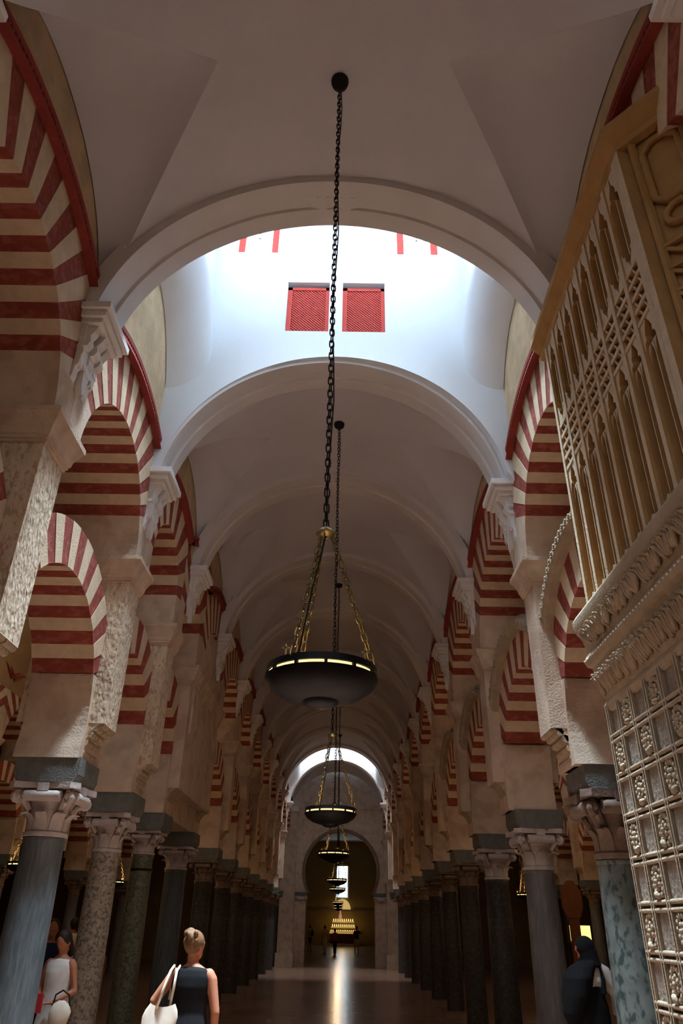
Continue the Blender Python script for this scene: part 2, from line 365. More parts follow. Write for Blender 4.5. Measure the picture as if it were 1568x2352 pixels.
def lantern(k, pm, main):
    y0, y1 = RIBL[k] + RIBW - 0.02, RIBL[k + 1] - RIBW + 0.02
    y1 = min(y1, 7.72) if main else y1
    zt = 12.3; xh = 1.78; xc = CX + 0.02
    T = 0.12
    W4 = []
    # end walls with window holes: built from strips around the holes
    def holed(yf, yb, holes, x0, x1, zb, name):
        """wall in the x-z plane between yf and yb; holes (x0,x1,z0,z1)"""
        xs = sorted({x0, x1} | {h[0] for h in holes} | {h[1] for h in holes}); zs = sorted({zb, zt} | {h[2] for h in holes} | {h[3] for h in holes})
        mb = MB()
        for a, b in zip(xs, xs[1:]):
            for c, d in zip(zs, zs[1:]):
                mx, mz = (a + b) / 2, (c + d) / 2
                if any(h[0] < mx < h[1] and h[2] < mz < h[3] for h in holes): continue
                mb.box(a, b, yf, yb, c, d)
        # below: strips that follow the rib so that the wall never hangs below its arch
        for i in range(48):
            a, b = lerp(XL - 0.03, XR + 0.03, i / 48), lerp(XL - 0.03, XR + 0.03, (i + 1) / 48)
            za, z2 = (6.36 + sqrt(max(0.05, 2.29 ** 2 - (x_ - CX) ** 2)) for x_ in (a, b))
            if min(za, z2) < zb + 0.6: mb.prism([(a, za), (b, z2), (b, zb if x0 < (a + b) / 2 < x1 else 9.55), (a, zb if x0 < (a + b) / 2 < x1 else 9.55)], yf, yb, 'y')
        return part(name, mb, LANTERN, ceil)
    wz = 10.78; H = 0.95
    up_ = [(-1.62, -1.0), (0.87, 1.5)]
    holes = [(a, b, wz, wz + H) for a, b in up_]
    lat = [(-0.80, -0.17, 9.13, 10.13), (0.03, 0.66, 9.13, 10.13)] if main else []
    # concave far wall: widening upwards like the photograph, as boxes wide enough to meet the side webs
    holed(y1, y1 + T, holes + lat, xc - xh - 0.4, xc + xh + 0.4, 8.70, 'lantern_wall')
    holed(y0 - T, y0, holes, xc - xh - 0.4, xc + xh + 0.4, 8.70, 'lantern_wall')
    for (a, b) in up_:
        for yy, no in ((y1, 1), (y0, -1)):
            WIN[0] += 1
            wn = pane_window('window_%d' % WIN[0], ceil, ((a + b) / 2, yy + no * 0.01, wz), 'x', pm, no)
            if main: wn['label'] = 'bright four-pane clerestory window with red frame, %s in the %s lantern wall' % ('left' if a < 0 else 'right', 'far' if no > 0 else 'near')
            else: wn['label'] = 'four-pane clerestory window with red frame in a %s roof lantern' % ('distant' if k > 5 else 'rear'); 
            if not main: wn['group'] = 'distant lantern windows' if k > 5 else 'rear lantern windows'
    for i_, (a, b, c, d) in enumerate(lat):
        WIN[0] += 1
        lattice_window('window_%d' % WIN[0], a, b, c, d - 0.05, y1 + 0.03, 'square window with red diagonal lattice shutter, %s one below the clerestory' % ('left' if i_ == 0 else 'right'))
        part('window_reveal', MB().box(a, b, y1 + 0.11, y1 + 0.13, c, d), DARKHOLE, ceil)
    # side webs: from the wall arch up into the lantern side walls, with side windows
    for side in (-1, 1):
        xw = XL if side < 0 else XR; rows = []
        for i in range(NS):
            s = lerp((y0 - RIBL[k] - 0.03) / (RIBL[k + 1] - RIBL[k]), (y1 - RIBL[k] + 0.06) / (RIBL[k + 1] - RIBL[k]), i / (NS - 1)); zw = wall_arch(k, s, side)
            r = []
            for j in range(9):
                t = j / 8; a = t * pi / 2
                xl = xc + side * (xh - 0.10 * cos(pi * (s - 0.5)) * 0)
                x = lerp(xw, xl, sin(a)); zj = zw + 0.6 * (1 - cos(a))
                r.append((x, lerp(ry(k, x), ry(k + 1, x), s), zj))
            r.append((xc + side * (xh + 0.14), r[-1][1], 10.7)); r.append((xc + side * (xh + 0.14), r[-1][1], zt))
            rows.append(r)
        # cut the side windows as real holes: leave out the quads behind the panes
        part('lantern_side_web', MB().grid(rows, flip=side > 0), LANTERN, ceil, smooth=True)
        ym = (y0 + y1) / 2
        for dy in (-0.45, 0.45):
            WIN[0] += 1
            wn = pane_window('window_%d' % WIN[0], ceil, (xc + side * (xh + 0.05), ym + dy, wz), 'y', pm, side)
            wn['label'] = 'clerestory window in the %s side of the %s roof lantern' % ('left' if side < 0 else 'right', 'bright' if main else ('distant' if k > 5 else 'rear'))
            wn['group'] = 'side lantern windows %s %d' % ('left' if side < 0 else 'right', k)
    part('lantern_roof', MB().box(xc - xh - 0.5, xc + xh + 0.5, y0 - T, y1 + T, zt, zt + 0.1), LANTERN, ceil)
    part('lantern_shoulder', MB().box(-3.6, xc - xh - 0.2, y0 - T - 0.3, y1 + T + 0.4, 9.55, 9.65), DARKWALL, ceil)
    part('lantern_shoulder', MB().box(xc + xh + 0.2, 3.5, y0 - T - 0.3, y1 + T + 0.4, 9.55, 9.65), DARKWALL, ceil)
for k, pm in LANTERNS.items(): lantern(k, pm, k == 2)

# ------------------------------------------------------------------ arches
def vous_polys(hb, ri, zc, th0, th1, n, ext, wob=0.0):
    """voussoir outlines in (dy,z); ext(theta)-> outer point"""
    out = []
    for i in range(n):
        a, b = lerp(th0, th1, i / n), lerp(th0, th1, (i + 1) / n)
        m_ = (a + b) / 2
        pin = [(ri * cos(t), zc + ri * sin(t)) for t in (a, m_, b)]
        pout = [ext(t) for t in (b, m_, a)]
        # corner where the outline changes from the pier line to the extrados
        out.append(pin + pout)
    return out
def ext_concentric(ro, hb, zc):
    def f(t):
        d = ro
        if abs(cos(t)) * d > hb - 0.002: d = (hb - 0.002) / abs(cos(t))
        return (d * cos(t), zc + d * sin(t))
    return f
def ext_circle(hb, zc, c2, r2):
    def f(t):
        # ray from (0,zc) meets circle centre (0,c2) radius r2
        o = zc - c2; bq = o * sin(t); d = -bq + sqrt(max(0, bq * bq - o * o + r2 * r2))
        if abs(cos(t)) * d > hb - 0.002: d = (hb - 0.002) / abs(cos(t))
        return (d * cos(t), zc + d * sin(t))
    return f
def arch_ring(t, ym, side, u0, u1, polys, first_red, near, pale=PALE, red=RED):
    if near:
        for i, p in enumerate(polys):
            isred = (i % 2 == 0) == first_red
            du = 0.0 if isred else 0.006
            part('voussoir', MB().prism([(ym + a, z) for a, z in p], side * (u0 + 0.004 - du), side * (u1 - 0.004 + du)), red if isred else pale, t)
    else:
        for isred, nm in ((True, 'red_voussoir_ring'), (False, 'pale_voussoir_ring')):
            mb = MB()
            for i, p in enumerate(polys):
                if ((i % 2 == 0) == first_red) == isred: mb.prism([(ym + a, z) for a, z in p], side * (u0 + 0.004), side * (u1 - 0.004))
            o = part(nm, mb, red if isred else pale, t); o['kind'] = 'stuff'
def lower_arch(side, ya, yb, uf, near, label, group=None, moulded=False, name='horseshoe_arch'):
    ym, hb = (ya + yb) / 2, (yb - ya) / 2
    ri = hb - 0.28; zc = 4.70 - ri if hb < 1.3 else 3.57
    zc = 4.70 - ri
    u0, u1 = uf + 0.22, uf + 0.90
    t = thing(name, label, 'arch', (side * (u0 + u1) / 2, ym, 3.12), group)
    th0 = math.asin(max(-0.2, min(0.9, (4.0 - zc) / ri)))
    n = 17 if hb > 1.3 else (13 if hb > 1.0 else 11)
    polys = vous_polys(hb, ri, zc, th0, pi - th0, n, ext_concentric(ri + 0.47, hb, zc))
    arch_ring(t, ym, side, u0, u1, polys, True, near)
    # plain plastered springers curving in to the impost (horseshoe return)
    for sg in (-1, 1):
        pts = [(ym + sg * (hb - 0.002), 3.12)]
        zz = [3.12 + (zc + ri * sin(th0) - 3.12) * i / 8 for i in range(9)]
        for z in zz:
            dz = z - zc
            yv = sqrt(max(0.01, ri * ri - dz * dz)) if dz > -0.5 else sqrt(ri * ri - 0.25)
            pts.append((ym + sg * max(hb - 0.345, min(yv, hb - 0.02)), z))
        pts.append((ym + sg * (hb - 0.002), zz[-1]))
        part('springer', MB().prism(pts, side * (u0 + 0.001), side * (u1 - 0.001)), PIER, t)
    if moulded:
        # carved stone hood moulding following the extrados
        ro = ri + 0.47; rows = []; a0 = radians(38) if hb > 1.2 else radians(25)
        prof = [(0.0, 0.0), (0.0, -0.09), (0.05, -0.13), (0.12, -0.13), (0.15, -0.05), (0.2, -0.03), (0.2, 0.0)]
        for i in range(41):
            a = lerp(a0, pi - a0, i / 40)
            rows.append([(side * (u0 + q[1]), ym + (ro + q[0]) * cos(a), zc + (ro + q[0]) * sin(a)) for q in prof])
        h = part('hood_moulding', MB().grid(rows, flip=side < 0), CARVED, t, label='carved foliate hood moulding'); shade_auto(h, 30)
        lm = leaf_mesh()
        for i in range(26):
            a = lerp(a0 + 0.05, pi - a0 - 0.05, i / 25)
            share('leaf', lm, h, (side * (u0 - 0.132), ym + (ro + 0.085) * cos(a), zc + (ro + 0.085) * sin(a)), (a + pi / 2 if side > 0 else -a, 0, 0), (0.8, 0.8, 0.8))
    return t
_LM = []
def leaf_mesh():
    if not _LM:
        mb = MB()
        mb.ball((0, 0, 0.0), (0.02, 0.035, 0.045), 6, 4); mb.ball((-0.012, 0.0, 0.035), (0.018, 0.018, 0.02), 5, 4)
        mb.ball((-0.005, 0.03, -0.02), (0.018, 0.016, 0.03), 5, 4)
        me = mb.data('leaf', CARVED, smooth=True); _LM.append(me)
    return _LM[0]
def upper_arch(side, ya, yb, uf, near, label, group=None, blind=False, dent=True, name='round_arch'):
    ym, hb = (ya + yb) / 2, (yb - ya) / 2
    ri = hb - 0.32; zc = 6.58 - ri
    u0, u1 = uf, uf + THK
    t = thing(name, label, 'arch', (side * (u0 + u1) / 2, ym, 5.46), group)
    th0 = math.asin(max(0.05, min(0.8, (5.95 - zc) / ri))) if hb > 1.3 else radians(8)
    n = 19 if hb > 1.3 else (15 if hb > 1.0 else 11)
    r2 = 2.67 * (hb / 1.43) ** 0.9; top = 7.27 if hb > 1.2 else 7.20; c2 = top - r2
    ex = ext_circle(hb, zc, c2, r2)
    polys = vous_polys(hb, ri, zc, th0, pi - th0, n, ex)
    arch_ring(t, ym, side, u0, u1, polys, True, near)
    for sg in (-1, 1):
        pts = [(ym + sg * (hb - 0.002), 5.46), (ym + sg * (ri + 0.0), 5.46)]
        zt = zc + ri * sin(th0)
        for i in range(1, 7):
            z = lerp(5.46, zt, i / 6); dz = z - zc
            pts.append((ym + sg * (sqrt(max(0, ri * ri - dz * dz)) if dz > 0 else ri), z))
        e = ex(th0 if sg > 0 else pi - th0)
        pts.append((ym + e[0], e[1]))
        part('springer', MB().prism(pts, side * (u0 + 0.002), side * (u1 - 0.002)), PIER, t)
    if blind:
        o = part('blind_infill', MB().box(side * (u0 + 0.3), side * (u0 + 0.5), ya, yb, 4.0, 6.9), PIER, t)
    # red archivolt: two fillets with a row of pointed teeth between them
    amax = math.acos(min(0.95, (hb - 0.02) / (r2 + 0.1)))
    def arcb(r0, r1, p0, p1, nn=36):
        rows = []
        for i in range(nn + 1):
            a = lerp(amax, pi - amax, i / nn)
            rows.append([(side * (u0 - p), ym + r * cos(a), c2 + r * sin(a)) for r, p in ((r0, 0.0), (r0, p0), (r1, p1), (r1, 0.0))])
        o_ = MB(); o_.grid(rows, flip=side > 0); return o_
    av = part('archivolt', arcb(r2 - 0.01, r2 + 0.12, 0.03, 0.03), REDTRIM, t, label='red dentilled archivolt moulding'); shade_auto(av, 30)
    b1 = part('fillet', arcb(r2 - 0.02, r2 + 0.035, 0.085, 0.07), REDTRIM, av); shade_auto(b1, 30)
    b2 = part('fillet', arcb(r2 + 0.078, r2 + 0.125, 0.07, 0.075), REDTRIM, av); shade_auto(b2, 30)
    if dent:
        mb = MB(); nt = int(r2 * (pi - 2 * amax) / 0.062)
        for i in range(nt):
            a = lerp(amax, pi - amax, (i + 0.5) / nt); da = 0.026 / r2
            pts = [(ym + (r2 + 0.08) * cos(a - da), c2 + (r2 + 0.08) * sin(a - da)), (ym + (r2 + 0.08) * cos(a + da), c2 + (r2 + 0.08) * sin(a + da)),
                   (ym + (r2 + 0.035) * cos(a), c2 + (r2 + 0.035) * sin(a))]
            mb.prism(pts, side * (u0 - 0.025), side * (u0 - 0.065))
        d_ = part('teeth', mb, REDTRIM, av); d_['kind'] = 'stuff'
    return t
# tympanum wall above the arches, cut to the extrados so that it never covers a voussoir
def tympanum(mb, side, ya, yb, uf, vault_top):
    ym, hb = (ya + yb) / 2, (yb - ya) / 2
    r2 = 2.67 * (hb / 1.43) ** 0.9; top = 7.27 if hb > 1.2 else 7.20; c2 = top - r2
    n = 24; lo = []
    for i in range(n + 1):
        dy = lerp(-hb, hb, i / n); lo.append((ym + dy, c2 + sqrt(max(0, r2 * r2 - dy * dy)) + 0.005))
    for i in range(n):
        (a, za), (b, zb) = lo[i], lo[i + 1]
        mb.prism([(a, za), (b, zb), (b, vault_top), (a, vault_top)], side * (uf + 0.01), side * (uf + THK))

# ------------------------------------------------------------------ piers with cornice and roll modillions
INS = 0.05                                 # the pier below the cornice stands back from the upper wall
def cornice(mb, side, uf, ya, yb, z0, z1):
    """moulded string corbelling out from the pier to the upper wall; ya, yb are the pier edges"""
    steps = [(0.00, z0), (0.018, z0 + 0.006), (0.018, z0 + 0.03), (0.032, z0 + 0.035), (0.032, z0 + 0.06), (0.045, z0 + 0.075), (0.055, z0 + 0.13), (0.085, z0 + 0.2), (0.118, z0 + 0.26), (0.12, z1), (-0.02, z1)]
    loop = lambda p: [(side * (uf + INS - p), ya - p), (side * (uf + INS - p), yb + p), (side * (uf + THK - INS + p), yb + p), (side * (uf + THK - INS + p), ya - p)]
    mb.grid([[(q[0], q[1], z) for q in loop(p)] for p, z in steps], close_v=True, flip=side > 0)
    return mb
def pier(side, y, uf, near, label, group=None, hp=0.225, style=0, mat_=None, y_to=None):
    mt = mat_ or PIER
    yb = y if y_to is None else y_to
    t = thing('pier', label, 'pier', (side * (uf + 0.5), (y + yb) / 2, 3.12), group)
    part('pier_body', MB().box(side * (uf + INS), side * (uf + THK - INS), y - hp, yb + hp, 3.50, 5.16), mt, t)
    part('pier_core', MB().box(side * (uf + 0.25), side * (uf + 0.84), y - hp * 0.85, yb + hp * 0.85, 3.12, 3.52), mt, t)
    part('pier_cornice', cornice(MB(), side, uf, y - hp, yb + hp, 5.15, 5.46), PIER, t)
    part('pier_head', MB().box(side * (uf + 0.02), side * (uf + THK), y - 0.315, yb + 0.315, 5.44, 6.5), PIER, t)
    # modillions under the nave face and under the aisle face
    for ps in ([y] if y_to is None else [y, yb]):
        for inner in (True, False):
            if not inner and not near: continue
            ub, ut = (uf + 0.25, uf + INS) if inner else (uf + 0.80, uf + THK - INS)
            z0, z1 = 3.13, 3.505
            # backing curve (cavetto)
            pts = []
            for i in range(9):
                a = i / 8 * pi / 2
                pts.append((lerp(ub, ut, 1 - cos(a)), lerp(z0, z1, sin(a) ** 1.0)))
            rowsA = []
            ybk = uf + 0.5
            poly = [(side * ybk, z0)] + [(side * p[0], p[1]) for p in pts] + [(side * ybk, z1)]
            if style == 2 and inner:
                part('modillion_block', MB().prism(poly, ps - hp * 0.9, ps + hp * 0.9, 'y'), MODIL, t)
                continue
            md = part('modillion', MB().prism(poly, ps - hp * 0.97, ps + hp * 0.97, 'y'), mt, t)
            nr = 5
            for r_ in range(nr):
                a = (r_ + 0.6) / (nr + 0.2) * pi / 2
                cu, cz = lerp(ub, ut, 1 - cos(a)), lerp(z0, z1, sin(a))
                segs = ((-0.95, -0.06), (0.06, 0.95)) if (style == 0 and near and inner) else ((-0.97, 0.97),)
                for s0, s1 in segs:
                    part('roll', MB().tube([(side * cu, ps + s0 * hp, cz), (side * cu, ps + s1 * hp, cz)], 0.04, 8), MODIL, md, auto=40)
    return t

# ------------------------------------------------------------------ columns
_CAP = {}
def cap_pieces():
    if _CAP: return _CAP
    bell = MB().lathe([(0.175, 0.0), (0.195, 0.015), (0.195, 0.045), (0.172, 0.06), (0.172, 0.2), (0.19, 0.3), (0.235, 0.375), (0.25, 0.39)], n=20)
    aba = MB(); pts = []
    for q in range(4):
        a0 = pi / 4 + q * pi / 2
        c = Vector((cos(a0), sin(a0))) * 0.40; nx = Vector((cos(a0 + pi / 2), sin(a0 + pi / 2)))
        e = Vector((cos(a0 + pi / 4), sin(a0 + pi / 4)))
        pts += [tuple(c - nx * 0.05), tuple(c + nx * 0.05), tuple(e * 0.245)]
    aba.prism(pts, 0.425, 0.48, 'z')
    leaf = MB(); rows = []
    for i in range(8):
        t = i / 7; z = 0.165 * (t if t < 0.8 else 0.8 - (t - 0.8) * 0.45) / 0.8; out = 0.008 + 0.012 * t + 0.085 * max(0, t - 0.45) ** 1.4 * 2.4
        hw = 0.062 * (1 - 0.25 * t) * (1.0 if t < 0.75 else 1 - (t - 0.75) * 2.4)
        rows.append([(0.172 + out - 0.012 * abs(j - 2) / 2, (j - 2) / 2 * hw, 0.06 + z) for j in range(5)])
    back = [[(p[0] - 0.022, p[1], p[2] - 0.008) for p in r] for r in rows]
    leaf.grid(rows); leaf.grid(back, flip=True)
    n = 8
    edge = [0 * 5 + j for j in range(5)]
    for i in range(n - 1):
        for j in (0, 4):
            a, b = i * 5 + j, (i + 1) * 5 + j; o = n * 5
            leaf.f.append((a, b, b + o, a + o) if j == 4 else (a, a + o, b + o, b))
    leaf.f.append(tuple((n - 1) * 5 + j for j in range(5)) + tuple(n * 5 + (n - 1) * 5 + j for j in reversed(range(5))))
    vol = MB()
    sp = [(0.33 + 0.065 * (1 - k_ / 22) * cos(k_ * 0.55 - 0.4), 0, 0.355 + 0.065 * (1 - k_ / 22) * sin(k_ * 0.55 - 0.4)) for k_ in range(18)]
    vol.tube([(0.2, 0, 0.24), (0.25, 0, 0.31), (0.31, 0, 0.395)] + [(p[0], p[1], p[2]) for p in sp[3:]], [0.03, 0.033, 0.034] + [0.032] * 15, 7)
    vol.ball((0.335, 0, 0.355), (0.035, 0.055, 0.04), 8, 6)
    bolster = MB().tube([(0.25, -0.16, 0.36), (0.25, 0.16, 0.36)], 0.052, 10)
    fle = MB().box(0.22, 0.29, -0.05, 0.05, 0.40, 0.475)
    _CAP.update(bell=bell, aba=aba, leaf=leaf, vol=vol, bol=bolster, fle=fle)
    return _CAP
_CAPME = {}
def capme(key, mt):
    k = (key, mt.name)
    if k not in _CAPME:
        me = cap_pieces()[key].data(key, mt)
        _CAPME[k] = me
        tmp = bpy.data.objects.new('t', me); shade_auto(tmp, 45); bpy.data.objects.remove(tmp)
    return _CAPME[k]
ROTZ = lambda a: (0, 0, a)
def capital(t, x, y, z, r, cm, near, hscale=1.0):
    k = r / 0.175
    if near:
        c = share('capital', capme('bell', cm), t, (x, y, z), None, (k, k, hscale))
        ROOT[c.name] = Vector((0, 0, 0))
        def sub(nm, key, a, dz=0, sc=1.0):
            o = bpy.data.objects.new(nm, capme(key, cm)); COL.objects.link(o); o.parent = c
            o.rotation_euler = (0, 0, a); o.location = (0, 0, dz); o.scale = (1, sc, 1)
        sub('abacus', 'aba', 0)
        for i in range(8): sub('leaf', 'leaf', i * pi / 4)
        for i in range(8): sub('leaf', 'leaf', (i + 0.5) * pi / 4, 0.13)
        for i in range(4): sub('volute', 'vol', pi / 4 + i * pi / 2)
        for i in range(4): sub('bolster', 'bol', i * pi / 2); sub('fleuron', 'fle', i * pi / 2)
    else:
        if ('full', cm.name) not in _CAPME:
            mb = MB(); P = cap_pieces()
            def put(key, a, dz=0):
                q = Matrix.Translation((0, 0, dz)) @ Matrix.Rotation(a, 4, 'Z')
                mb.add([tuple(q @ Vector(v)) for v in P[key].v], P[key].f)
            put('bell', 0); put('aba', 0)
            for i in range(8): put('leaf', i * pi / 4); put('leaf', (i + .5) * pi / 4, 0.13)
            for i in range(4): put('vol', pi / 4 + i * pi / 2); put('bol', i * pi / 2)
            me = mb.data('capital', cm); _CAPME[('full', cm.name)] = me
            tmp = bpy.data.objects.new('t', me); shade_auto(tmp, 45); bpy.data.objects.remove(tmp)
        share('capital', _CAPME[('full', cm.name)], t, (x, y, z), None, (k, k, hscale))
def column(side, y, u, r, shaft, near, label, group=None, zs=2.40, ring=False, cm=None, im=None, ub=(-0.33, 0.33)):
    x = side * u
    t = thing('column', label, 'column', (x, y, 0), group)
    prof = [(r * 1.12, 0.0), (r * 1.12, 0.05)] if near else [(r * 1.1, 0)]
    sh = [(r * 1.08, 0.0), (r * 1.06, 0.3), (r * 1.03, 1.0), (r * 0.98, 1.8), (r * 0.93, zs - 0.04), (r * 0.98, zs - 0.03), (r * 0.98, zs)]
    part('shaft', MB().lathe(sh, (x, y, 0), 28 if near else 16), SH[shaft], t, auto=50)
    if ring: part('metal_ring', MB().lathe([(r * 0.95, 0), (r * 1.03, 0.005), (r * 1.03, 0.03), (r * 0.95, 0.035)], (x, y, zs - 0.22), 28, cap=False), IRON, t, auto=40)
    capital(t, x, y, zs, r * 0.93, cm or CAPITAL, near, hscale=(2.88 - zs) / 0.48)
    ip = part('impost_block', MB().prism([(side * (u + ub[0] + 0.04), 2.88), (side * (u + ub[1] - 0.04), 2.88), (side * (u + ub[1]), 2.96), (side * (u + ub[1]), 3.125), (side * (u + ub[0]), 3.125), (side * (u + ub[0]), 2.96)], y - 0.33, y + 0.33, 'y'), im or IMPOST, t)
    return t

# ------------------------------------------------------------------ stucco corbels under the ribs
_CB = {}
def corbel(side, y, xw, near, label, group=None):
    t = thing('stucco_corbel', label, 'corbel', (xw, y, 6.0), group)
    sx = -side                                     # direction into the nave
    def X(d): return xw + sx * d
    # three-stepped abacus slab
    sl = part('slab', MB().box(X(-0.03), X(0.27), y - 0.33, y + 0.33, 6.64, 6.71), STUCCO, t)
    part('slab_step', MB().box(X(-0.03), X(0.23), y - 0.29, y + 0.29, 6.57, 6.645), STUCCO, t)
    part('slab_step', MB().box(X(-0.03), X(0.19), y - 0.25, y + 0.25, 6.52, 6.575), STUCCO, t)
    # scrolled console cut from a board outline: wavy edge, two prongs hanging below
    def board(w0, w1, dmax, nm, ybase):
        pts = [(0.0, 6.53), (dmax, 6.53), (dmax * 0.86, 6.46), (dmax * 0.62, 6.40), (dmax * 0.72, 6.33), (dmax * 0.55, 6.28), (dmax * 0.36, 6.27), (dmax * 0.42, 6.19), (dmax * 0.30, 6.15), (dmax * 0.34, 6.07), (dmax * 0.14, 6.03), (dmax * 0.10, 5.94), (0.0, 5.90), (-0.02, 6.2)]
        return part(nm, MB().prism([(X(d), z) for d, z in pts], ybase + w0, ybase + w1, 'y'), STUCCO, t)
    if near:
        board(-0.055, 0.055, 0.18, 'console', y)
        board(-0.20, -0.11, 0.15, 'console_wing', y); board(0.11, 0.20, 0.15, 'console_wing', y)
        pl = [(-0.23, 6.53), (0.23, 6.53), (0.23, 6.36), (0.19, 6.33), (0.22, 6.26), (0.17, 6.22), (0.2, 6.13), (0.15, 6.04), (0.12, 6.12), (0.07, 6.08), (0.05, 5.93), (0.0, 5.84), (-0.05, 5.93), (-0.07, 6.08), (-0.12, 6.12), (-0.15, 6.04), (-0.2, 6.13), (-0.17, 6.22), (-0.22, 6.26), (-0.19, 6.33), (-0.23, 6.36)]
        part('scroll_plate', MB().prism([(y + a, z) for a, z in pl], X(-0.01), X(0.055)), STUCCO, t)
    else:
        board(-0.14, 0.14, 0.17, 'console', y)
    return t
# ------------------------------------------------------------------ assemble the two arcades of the nave
SIDE = {-1: 'left', 1: 'right'}
UF = {-1: -XL, 1: XR}
tymp = {-1: MB(), 1: MB()}
for side, P in ((-1, PL), (1, PR)):
    uf = UF[side]; sn = SIDE[side]
    for i in range(len(P) - 1):
        ya, yb = P[i], P[i + 1]
        near = ya < 16
        o_ = ORD[i]
        infill = side < 0 and i == 4
        lower_arch(side, ya, yb, uf, near, 'red and white striped horseshoe arch, %s from the camera in the lower %s arcade' % (o_, sn),
                   'lower arches of the %s arcade' % sn, moulded=(side > 0 and 1 <= i <= 4))
        upper_arch(side, ya, yb, uf, near, ('narrow blind' if infill else 'round') + ' red and cream striped upper arch, %s from the camera in the %s arcade' % (o_, sn),
                   'upper arches of the %s arcade' % sn, blind=infill, dent=ya < 20)
        if infill:
            # walled-in bay: plain masonry fills the gap above the lower arch
            mb = MB(); ym, hb = (ya + yb) / 2, (yb - ya) / 2; ri = hb - 0.28; zc = 4.70 - ri; ro = ri + 0.47
            for j in range(20):
                d0, d1 = lerp(-hb, hb, j / 20), lerp(-hb, hb, (j + 1) / 20)
                z0, z1 = (zc + sqrt(max(0, ro * ro - d * d)) for d in (d0, d1))
                mb.prism([(ym + d0, z0), (ym + d1, z1), (ym + d1, 5.46), (ym + d0, 5.46)], side * (uf + 0.02), side * (uf + 0.9))
            struct('wall_infill', mb, PIER)['label'] = 'plain plastered masonry walling up one bay of the left arcade'
        tympanum(tymp[side], side, ya, yb, uf, 9.5 if (5 < ya < 8.1 or ya < 3 or ya > 32) else 9.5)
    skip = set()
    for i, y in enumerate(P):
        near = y < 16
        style = (0 if i in (1, 2, 3) else 2) if side < 0 else (1 if i <= 2 else 2)
        if side < 0 and i == 5: continue
        yt = P[5] if (side < 0 and i == 4) else None
        mt = PITTED if (side < 0 and i <= 3) else PIER
        pier(side, y, uf, near, ('tall pitted limestone pier' if mt is PITTED else ('wide double pier with a long moulded cornice' if yt else 'plastered pier with moulded cornice')) + ', %s from the camera on the %s' % (ORD[i], sn), 'piers of the %s arcade' % sn, style=style, mat_=mt, y_to=yt)
    for i, y in enumerate(P):
        if i == 0: continue
        if side < 0:
            sh, r = {1: (3, .2), 2: (0, .215), 3: (1, .185), 4: (2, .17), 5: (0, .2), 6: (4, .2), 7: (4, .19)}.get(i, (4, .2))
            desc = {1: 'grey marble', 2: 'blue-grey streaked marble', 3: 'pale speckled granite', 4: 'green-grey speckled granite with a dark ring', 5: 'blue marble', 6: 'dark marble', 7: 'dark marble'}.get(i, 'dark marble')
            zs = {2: 2.38, 3: 2.42, 4: 2.55, 5: 2.5}.get(i, 2.45)
        else:
            sh, r = {1: (3, .2), 2: (5, .235), 3: (3, .215), 4: (4, .21), 5: (4, .2), 6: (4, .19)}.get(i, (4, .2))
            desc = {1: 'grey marble', 2: 'blue-green mottled breccia', 3: 'grey marble', 4: 'dark grey marble'}.get(i, 'dark marble')
            zs = {2: 2.26, 3: 2.36, 4: 2.40}.get(i, 2.44)
        column(side, y, COLU, r, sh, y < 16, '%s column shaft with carved capital, %s from the camera on the %s' % (desc, ORD[i - 1], sn), 'columns of the %s arcade' % sn,
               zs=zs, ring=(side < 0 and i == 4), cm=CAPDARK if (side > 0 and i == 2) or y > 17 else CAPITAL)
    RB = RIBL if side < 0 else RIBR
    for k in range(1, len(RB) - 1):
        if side > 0 and k == 2: continue          # hidden behind the carved screen
        corbel(side, RB[k], XL if side < 0 else XR, RB[k] < 16, 'white scrolled stucco corbel, %s from the camera on the %s wall' % (ORD[k - 1], sn), 'stucco corbels of the %s wall' % sn)
wl = struct('wall_left', tymp[-1], OCHRE); wl['label'] = 'ochre plastered wall above the left arches, below the vault'
wr = struct('wall_right', tymp[1], OCHRE); wr['label'] = 'ochre plastered wall above the right arches, below the vault'

